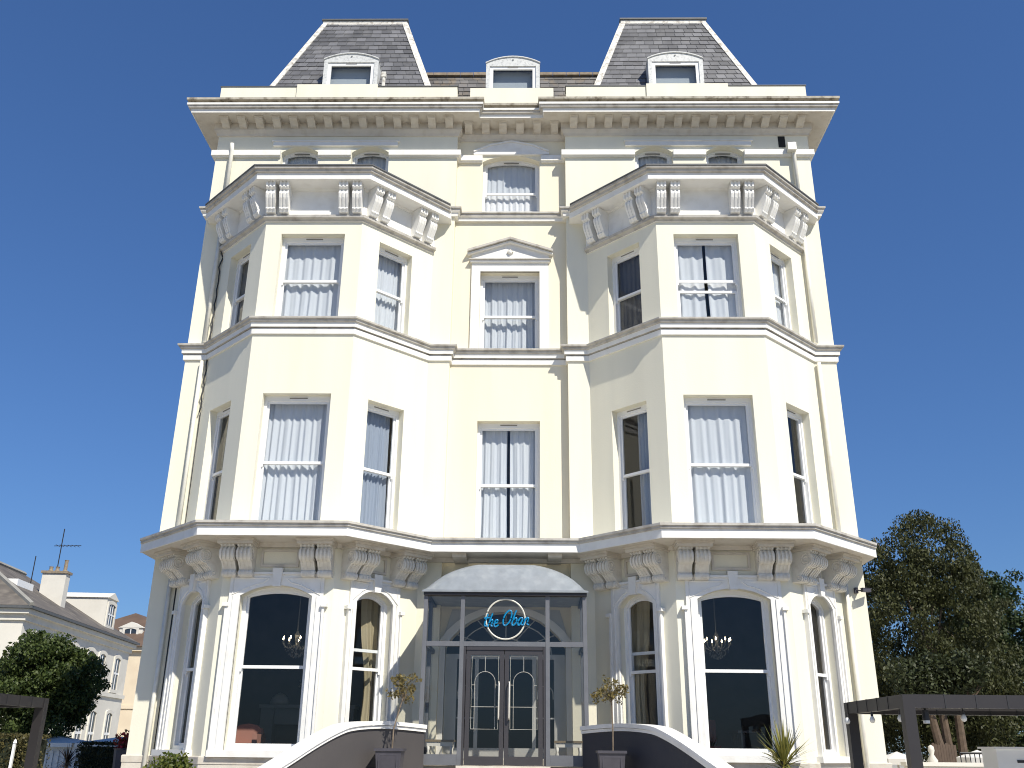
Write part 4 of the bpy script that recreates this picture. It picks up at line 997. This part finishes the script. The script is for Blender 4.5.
# ------------------------------------------------------------------ houses on the left
OLDW = mat('old_white_stucco', (.70, .67, .60), .8, var=.1, vscale=.6, stain=(.45, .42, .36), stain_amt=.3, sscale=1)
PEACH = mat('peach_stucco', (.74, .63, .47), .8, var=.08, vscale=.6, stain=(.5, .36, .24), stain_amt=.25, sscale=.8)
OROOF = mat('mossy_slate_roof', (.125, .11, .095), .8, var=.4, vscale=.7, stain=(.24, .21, .17), stain_amt=.6, sscale=1.5, bump=.6, bscale=6)
BROOF = mat('brown_tiled_roof', (.13, .085, .06), .8, var=.3, vscale=1, bump=.5, bscale=6)
WGL = mat('dark_window_glass', (.03, .035, .045), .15, spec=.8)
def hroof(mb, x0, x1, y0, y1, z, zr, ins):
    xm = (x0 + x1)/2; mb.add([(x0, y0, z), (x1, y0, z), (x1, y1, z), (x0, y1, z), (xm, y0 + ins, zr), (xm, y1 - ins, zr)], [(0, 1, 4), (1, 2, 5, 4), (2, 3, 5), (3, 0, 4, 5), (3, 2, 1, 0)])
h1 = empty('old_house', (-28, 52, 0), 'old white stucco house with dark slate hipped roof, chimney and dormer behind the round tree', 'house'); h1.rotation_euler.z = math.radians(5.3)
# local frame: corner nearest the street at (0,0); +x left is negative, +y away
h1.location = (-23.6, 45, 0)
mb = MB(); mb.box(-10.5, 0, 0, 16.5, 0, 7.6)
for z in (4.3,): mb.box(-10.6, .1, -.1, 16.6, z, z + .22)
mb.build('wall', OLDW, h1)
mb = MB(); mb.box(-10.62, .12, -.12, 16.62, 7.1, 7.4); mb.box(-10.8, .3, -.3, 16.8, 7.40, 7.62); ev = mb.build('eaves_cornice', OLDW, h1)
mb = MB(); mb.box(-10.95, .45, -.45, 16.95, 7.63, 7.75); mb.build('gutter', LEADDK, h1)
mb = MB(); hroof(mb, -10.95, .45, -.45, 16.95, 7.76, 11.1, 5.5); rf = mb.build('roof', OROOF, h1)
mb = MB(); 
for a, b in (((.42, -.42, 7.80), (-5.25, 5.05, 11.14)), ((-10.9, -.42, 7.80), (-5.25, 5.05, 11.14)), ((-5.25, 5.05, 11.14), (-5.25, 11.4, 11.14))): mb.tube([a, b], .13, 5)
mb.build('ridge_tile', mat('grey_ridge', (.3, .29, .26), .8, var=.2), rf)
mb = MB(); mb.box(-2.5, -1.2, 7.2, 7.8, 7.9, 10.55); mb.box(-2.58, -1.12, 7.12, 7.88, 10.551, 10.68, 1); chm = mb.build('chimney', [OLDW, RIDGE], rf)
for x in (-2.2, -1.85, -1.42): mb = MB(); hh_ = .22 if x < -1.5 else .6; mb.lathe([(.13, 0), (.14, .05), (.10, .12), (.10, hh_), (.12, hh_ + .06)], (x, 7.5, 10.68), 9); mb.build('chimney_pot', RIDGE, chm)
mb = MB(); mb.tube([(-2.0, 7.8, 10.7), (-2.0, 7.8, 13.2)], .03, 5); mb.tube([(-2.4, 7.8, 12.2), (-.9, 7.8, 12.25)], .02, 4)
for i in range(6): mb.tube([(-2.2 + i*.22, 7.5, 12.22), (-2.2 + i*.22, 8.1, 12.22)], .014, 4)
mb.tube([(-3.3, 7.8, 10), (-3.3, 7.8, 11.6)], .03, 4); mb.build('aerial', IRON, rf)
mb = MB(); mb.box(-3.4, -.5, 12.4, 14.2, 8.1, 10.0); mb.prism([(-3.5, 12.3, 10.001), (-3.5, 14.3, 10.001), (-3.5, 13.3, 10.4)], [(-.4, 12.3, 10.001), (-.4, 14.3, 10.001), (-.4, 13.3, 10.4)]); dm = mb.build('dormer', OLDW, rf)
def hwin(par, x, y, z, w, h, ax, nb=2):
    # window on the +x (ax=1) or -y (ax=0) side
    m = Matrix.Translation((x, y, z)) @ (Matrix.Rotation(PI/2, 4, 'Z') if ax else Matrix())
    mb = MB(m); mb.ring(outline(0, w + .36, -.18, h + .2, .12), outline(0, w, 0, h, .1), -.08, .05); wn = mb.build('window', OLDW, par)
    mb = MB(m); mb.box(-w/2, w/2, -.02, .02, 0, h - .02); mb.build('pane', WGL, wn)
    mb = MB(m); mb.box(-w/2, w/2, -.045, -.022, h*.48, h*.54); 
    for i in range(1, nb): mb.box(-w/2 + w*i/nb - .03, -w/2 + w*i/nb + .03, -.048, -.021, 0, h - .03)
    mb.build('sash', UPVC, wn)
for y in (1.6, 4.4, 6.9, 9.6, 11.6, 14.4): hwin(h1, .0, y, 4.75, .95, 1.85, 1); hwin(h1, .0, y, 1.0, .95, 2.4, 1)
for x in (-2.6, -5.2, -7.8): hwin(h1, x, .0, 4.75, 1.0, 1.85, 0); hwin(h1, x, .0, 1.0, 1.0, 2.4, 0)
hwin(dm, -.5, 13.3, 8.4, 1.2, 1.3, 1, 3)
mb = MB(); mb.box(-2.7, -2.1, 3.4, 5.4, 8.7, 9.6); sk1 = mb.build('rooflight', UPVC, rf)
mb = MB(); mb.box(-8.2, -6.2, .8, 2.2, 8.2, 9.5); mb.build('front_dormer', OLDW, rf)

h2 = empty('far_house', (-27.5, 72, 0), 'peach stucco house with brown tiled roof between the old house and the hotel', 'house')
mb = MB(); mb.box(-9, 2.5, 0, 12, 0, 8.2); mb.box(-9.08, 2.58, -.08, 12.08, 4.1, 4.35); mb.build('wall', PEACH, h2)
mb = MB(); mb.box(-9.3, 2.8, -.3, 12.3, 8.201, 8.5); mb.build('eaves_cornice', PEACH, h2)
mb = MB(); hroof(mb, -9.5, 3.0, -.5, 12.5, 8.51, 11.4, 3.5); rf2 = mb.build('roof', BROOF, h2)
mb = MB(); mb.box(-3.4, -1.6, .8, 2.6, 8.8, 10.0); mb.prism([(-3.5, .7, 10.001), (-1.5, .7, 10.001), (-2.5, .7, 10.45)], [(-3.5, 2.6, 10.001), (-1.5, 2.6, 10.001), (-2.5, 2.6, 10.45)]); dm2 = mb.build('dormer', OLDW, rf2); hwin(dm2, -2.5, .8, 9.05, .9, .9, 0)
mb = MB(); mb.tube([(.9, -.1, 8.2), (.9, -.1, 0)], .06, 6); mb.build('downpipe', RIDGE, h2)
for x in (-7, -4.5): hwin(h2, x, 0, 4.9, 1, 2, 0)
mb = MB(); mb.box(-8.6, -8.0, 6, 7.4, 9, 12.2); mb.box(1.8, 3.0, 5.2, 6.4, 8.6, 11.3); mb.build('chimney', OLDW, rf2)

# ------------------------------------------------------------------ trees
def limbs(mb, base, h, crown, rad, n, r0):
    base = Vector(base); top = base + Vector((0, 0, h)); mb.tube([base, base.lerp(top, .5) + Vector((.1, 0, 0)), top], [r0, r0*.8, r0*.6], 8); ends = []
    for i in range(n):
        a = random.uniform(0, 2*PI); t = random.random(); d = Vector((math.cos(a)*rad[0]*random.uniform(.3, .95), math.sin(a)*rad[1]*random.uniform(.3, .95), rad[2]*random.uniform(-.6, .95)))
        e = Vector(crown) + d; s = base.lerp(top, random.uniform(.65, 1)); m_ = s.lerp(e, .5) + Vector((0, 0, .08*h)); mb.tube([s, m_, e], [r0*.35, r0*.18, .012], 5); ends.append(e)
    return ends
GRN = leafmat('garden_tree_leaf', (.085, .115, .03), (.024, .042, .010), .25)
BIRCH = leafmat('dark_birch_leaf', (.075, .08, .026), (.024, .030, .010), .2)
GRN2 = leafmat('deep_green_leaf', (.055, .08, .026), (.02, .034, .012), .2)
PINEL = leafmat('blackish_green_leaf', (.05, .06, .022), (.018, .026, .010), .15)
def blob_tree(name, x, y, trunk_h, cz, rad, nclump, crad, nleaf, size, m, label, bark=BARK2, droop=.2, r0=.18, group=None, profile=None):
    root = empty(name, (x, y, 0), label, 'tree', group); mb = MB(); ends = limbs(mb, (0, 0, 0), trunk_h, (0, 0, cz), (rad[0]*.75, rad[1]*.75, rad[2]*.75), 14, r0); mb.build('trunk', bark, root)
    cs = [e for e in ends if (e.x/rad[0])**2 + ((e.z - cz)/rad[2])**2 < .5]; 
    while len(cs) < nclump:
        d = Vector(rng.normal(size=3)); d.normalize(); q = random.uniform(.35, 1)**.6 * random.uniform(.86, 1.0)
        k = profile(d.z) if profile else 1
        cs.append(Vector((d.x*rad[0]*q*k, d.y*rad[1]*q*k, cz + d.z*rad[2]*q)))
    rs = [crad*random.uniform(.55, 1.35) for _ in cs]
    leaf_obj('crown', [leaves([tuple(c) for c in cs], rs, nleaf, size, droop, .8)], m, root); return root
blob_tree('garden_tree', -17.0, 35, 1.9, 3.4, (2.1, 2.1, 2.0), 170, .45, 42000, .13, GRN, 'dense round green tree between the left pergola and the old white house', droop=.6)
blob_tree('birch_tree', 15.0, 35, 6.2, 5.3, (2.8, 2.5, 5.35), 320, .5, 80000, .11, BIRCH, 'tall dark weeping birch beside the right side of the hotel', BARK, 1.6, .16, profile=lambda z: 1.14 - .30*max(0, z)**1.5)
blob_tree('broad_tree', 19.9, 41, 5, 4.7, (3.5, 3, 4.7), 220, .65, 44000, .17, GRN2, 'green bushy tree at the right edge of the picture behind the birch', BARK2, .3, .2)
blob_tree('sycamore_tree', 13.4, 40, 4, 3.6, (2.4, 2.2, 3.5), 150, .6, 26000, .14, PINEL, 'dark low tree close to the hotel corner, behind the birch', BARK2, .3, .2)
blob_tree('cedar_tree', 19.6, 33, 3.4, 3.2, (2.0, 1.6, 2.3), 120, .55, 24000, .13, PINEL, 'dark evergreen just above the right end of the pergola', BARK2, .3, .2)
blob_tree('cherry_tree', 17.0, 38, 3.2, 3.5, (2.6, 1.8, 2.6), 130, .6, 26000, .13, BIRCH, 'brownish low tree filling the gap under the birch crown', BARK2, .3, .2)
# bare forked trunks seen under the pergola
for i, (x, y, h, ln, lab) in enumerate(((13.0, 30, 3.0, -.35, 'leaning brown tree trunk left of the pair under the pergola'), (13.2, 30.2, 3.2, -.1, 'upright brown tree trunk in the middle under the pergola'), (13.5, 30.1, 3.2, .05, 'thick orange-brown tree trunk right of the pair under the pergola'))):
    root = empty('pine_tree', (x, y, 0), lab, 'tree', 'bare trunks under the birch'); mb = MB(); mb.tube([(0, 0, 0), (ln*.4, 0, h*.5), (ln, 0, h)], [.16, .14, .11], 8)
    for k in range(5): mb.tube([(ln*.8, 0, h*.8), (ln + random.uniform(-.8, .8), random.uniform(-.4, .4), h + random.uniform(.2, .9))], [.05, .015], 5)
    mb.build('trunk', BARK2, root)
    leaf_obj('crown', [leaves([(ln + random.uniform(-.9, .9), random.uniform(-.5, .5), h + random.uniform(.1, 1.1)) for _ in range(14)], [.45]*14, 2200, .13)], PINEL, root)

# ------------------------------------------------------------------ garden bits
def hedge(name, x0, x1, y0, y1, h, m, n, label, size=.07):
    root = empty(name, ((x0+x1)/2, (y0+y1)/2, 0), label, 'hedge'); RI = inv_of(root)
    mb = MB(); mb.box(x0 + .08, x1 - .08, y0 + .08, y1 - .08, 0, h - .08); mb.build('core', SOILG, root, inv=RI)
    pts = []
    V = rng.random((n, 3))*np.array([x1-x0, y1-y0, h]) + np.array([x0, y0, 0]); side = rng.integers(0, 5, n)
    V[side == 0, 1] = y0; V[side == 1, 1] = y0; V[side == 2, 2] = h; V[side == 3, 0] = x0; V[side == 4, 0] = x1
    k = leaves([(0, 0, 0)], [.05], n, size); L = k[0].reshape(-1, 4, 3) + V[:, None, :]
    leaf_obj('foliage', [(L.reshape(-1, 3), n)], m, root, RI); return root
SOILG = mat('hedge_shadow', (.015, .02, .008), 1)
HOL = leafmat('olive_hedge_leaf', (.12, .10, .035), (.05, .05, .018), .2); HDK = leafmat('dark_hedge_leaf', (.03, .04, .018), (.012, .018, .008), .15)
hedge('clipped_hedge', -13.9, -11.68, 23.4, 24.2, 1.80, HOL, 5200, 'olive-brown clipped hedge left of the white post under the left pergola')
hedge('clipped_hedge', -11.57, -11.16, 23.4, 24.2, 1.78, HOL, 1200, 'short olive-brown clipped hedge right of the white post under the left pergola')
hedge('dark_hedge', -12.02, -10.9, 27.5, 28.3, 1.64, HDK, 3600, 'dark green clipped hedge block beside the hotel left corner')
tag((lambda mb: (mb.box(-11.655, -11.60, 23.3, 23.36, 0, 1.62), mb.lathe([(.05, 0), (.03, .06), (.001, .1)], (-11.627, 23.33, 1.62), 6), mb)[-1])(MB()).build('garden_post', UPVC), 'slim white post between the two olive hedges', 'post')
PALEB = mat('pale_blue_white_paint', (.56, .59, .61), .6, var=.1)
gz = empty('garden_pavilion', (-15.1, 33.5, -.1), 'low pale blue and white garden pavilion with shallow roofs under the round tree', 'pavilion')
mb = MB(); mb.box(-1.7, 2.2, 0, 2, 0, 1.75); 
for i in range(20): mb.box(-1.7 + i*.2, -1.62 + i*.2, -.04, 0, .1, 1.5)
mb.build('wall', PALEB, gz)
for a, b in ((-1.9, .25), (.35, 2.4)): mb = MB(); mb.add([(a, -.25, 1.752), (b, -.25, 1.752), (b, 2.2, 1.752), (a, 2.2, 1.752), ((a+b)/2, 1, 1.98)], [(0, 1, 4), (1, 2, 4), (2, 3, 4), (3, 0, 4), (3, 2, 1, 0)]); mb.box(a, b, -.25, -.2, 1.62, 1.751); mb.build('roof', PALEB, gz)
spiky('dracaena', -11.79, 26.5, 0, 1.2, 70, .55, 'dark bronze spiky plant before the pale pavilion', 'plant', leafmat('bronze_leaf', (.05, .03, .02), (.02, .015, .012), .1))
fb = empty('flower_tub', (-10.45, 27.0, -.08), 'grey tub of red flowers at the hotel left corner', 'flower tub')
mb = MB(); mb.lathe([(.22, 0), (.3, 1.55), (.33, 1.6)], n=12); mb.build('tub', POT, fb)
leaf_obj('flowers', [leaves([(0, 0, 1.75)], [.34], 420, .1)], leafmat('red_petal', (.45, .02, .04), (.08, .06, .02)), fb)
sh = empty('shrub', (-5.42, 16.6, .08), 'bright green rounded shrub below the front window of the left bay', 'shrub')
mb = MB()
for i in range(7): a = i*.9; mb.tube([(0, 0, 0), (.15*math.cos(a), .15*math.sin(a), .7), (.3*math.cos(a), .3*math.sin(a), 1.2)], [.02, .012, .006], 5)
mb.build('stem', BARK, sh); leaf_obj('foliage', [leaves([(random.uniform(-.3, .3), random.uniform(-.25, .25), random.uniform(.8, 1.28)) for _ in range(30)], [.17]*30, 2600, .075)], leafmat('bright_shrub_leaf', (.16, .17, .03), (.05, .08, .016), .3), sh)
sh2 = empty('low_shrub', (6.35, 17.6, 0), 'small grey-green shrub at the foot of the right bay beside the pergola', 'shrub')
mb = MB(); mb.tube([(0, 0, 0), (0, 0, 1)], [.03, .01], 5); mb.build('stem', BARK, sh2); leaf_obj('foliage', [leaves([(random.uniform(-.3, .3), random.uniform(-.2, .2), random.uniform(.7, 1.2)) for _ in range(20)], [.16]*20, 1500, .06)], leafmat('grey_green_leaf', (.12, .14, .07), (.05, .07, .03), .3), sh2)
# right-hand garden: railing, low wall, fence, canopies, white board
fe = empty('railing', (12.4, 24, 0), 'thin black iron railing under the right pergola', 'railing')
mb = MB(); mb.tube([(-1.6, 0, 1.62), (4.6, 0, 1.62)], .025, 5); mb.tube([(-1.6, 0, .9), (4.6, 0, .9)], .02, 5); mb.build('rail', IRON, fe)
mb = MB()
for i in range(56): x = -1.6 + i*6.2/55; mb.box(x - .009, x + .009, -.009, .009, 0, 1.63)
mb.build('baluster', IRON, fe)
lw = MB(); lw.box(9.0, 15.2, 22.6, 22.85, 0, 1.34); lw.box(8.95, 15.25, 22.55, 22.9, 1.341, 1.42); tag(lw.build('low_garden_wall', OLDW), 'low pale garden wall with flat coping under the right pergola', 'wall')
TIMB = mat('brown_fence_board', (.10, .068, .048), .8, var=.3, vscale=4)
tf = MB()
for i in range(9): tf.box(12.02 + i*.075, 12.09 + i*.075, 28.6, 28.64, 0, 1.86 + random.uniform(-.03, .03))
tag(tf.build('timber_fence_panel', TIMB), 'brown upright-board timber fence panel before the tree trunks', 'fence')
def canopy(x, y, w, z, label):
    root = empty('parasol', (x, y, 0), label, 'parasol', 'white parasols in the right garden'); mb = MB(); n = 8
    mb.add([(w*math.cos(2*PI*i/n), w*math.sin(2*PI*i/n), z) for i in range(n)] + [(0, 0, z + w*.33)] + [(w*math.cos(2*PI*i/n), w*math.sin(2*PI*i/n), z - .16) for i in range(n)], [(i, (i+1) % n, 8) for i in range(n)] + [(i, 9+i, 9+(i+1) % n, (i+1) % n) for i in range(n)])
    mb.build('canopy', mat('parasol_cloth', (.66, .64, .60), .8), root, recalc=False); mb = MB(); mb.tube([(0, 0, 0), (0, 0, z + w*.33)], .03, 6); mb.build('pole', OLDW, root)
canopy(12.1, 26, .55, 1.52, 'open white parasol behind the railing right of the tree trunks'); canopy(11.5, 30, .6, 1.45, 'open white parasol low behind the pergola front post')
st = empty('garden_statue', (11.33, 27, -.42), 'slim white garden statue left of the timber fence panel', 'statue')
mb = MB(); mb.lathe([(.16, .42), (.16, 1.0), (.18, 1.05), (.18, 1.1)], n=8); mb.build('pedestal', OLDW, st)
mb = MB(); mb.lathe([(.13, 1.1), (.15, 1.3), (.09, 1.6), (.14, 1.85), (.05, 2.0), (.085, 2.1), (.07, 2.2), (.01, 2.24)], n=10); mb.build('figure', OLDW, st, 'all')
wb = empty('white_cabinet', (8.33, 15.6, .08), 'white cabinet with a dark slot at the right edge under the pergola', 'cabinet')
mb = MB(); mb.box(-.58, .8, 0, .5, -.08, 1.60); mb.box(-.62, .84, -.04, .54, 1.601, 1.63); mb.build('body', UPVC, wb)
mb = MB(); mb.box(-.28, .0, -.012, .0, 1.40, 1.44); mb.build('slot', IRON, wb)
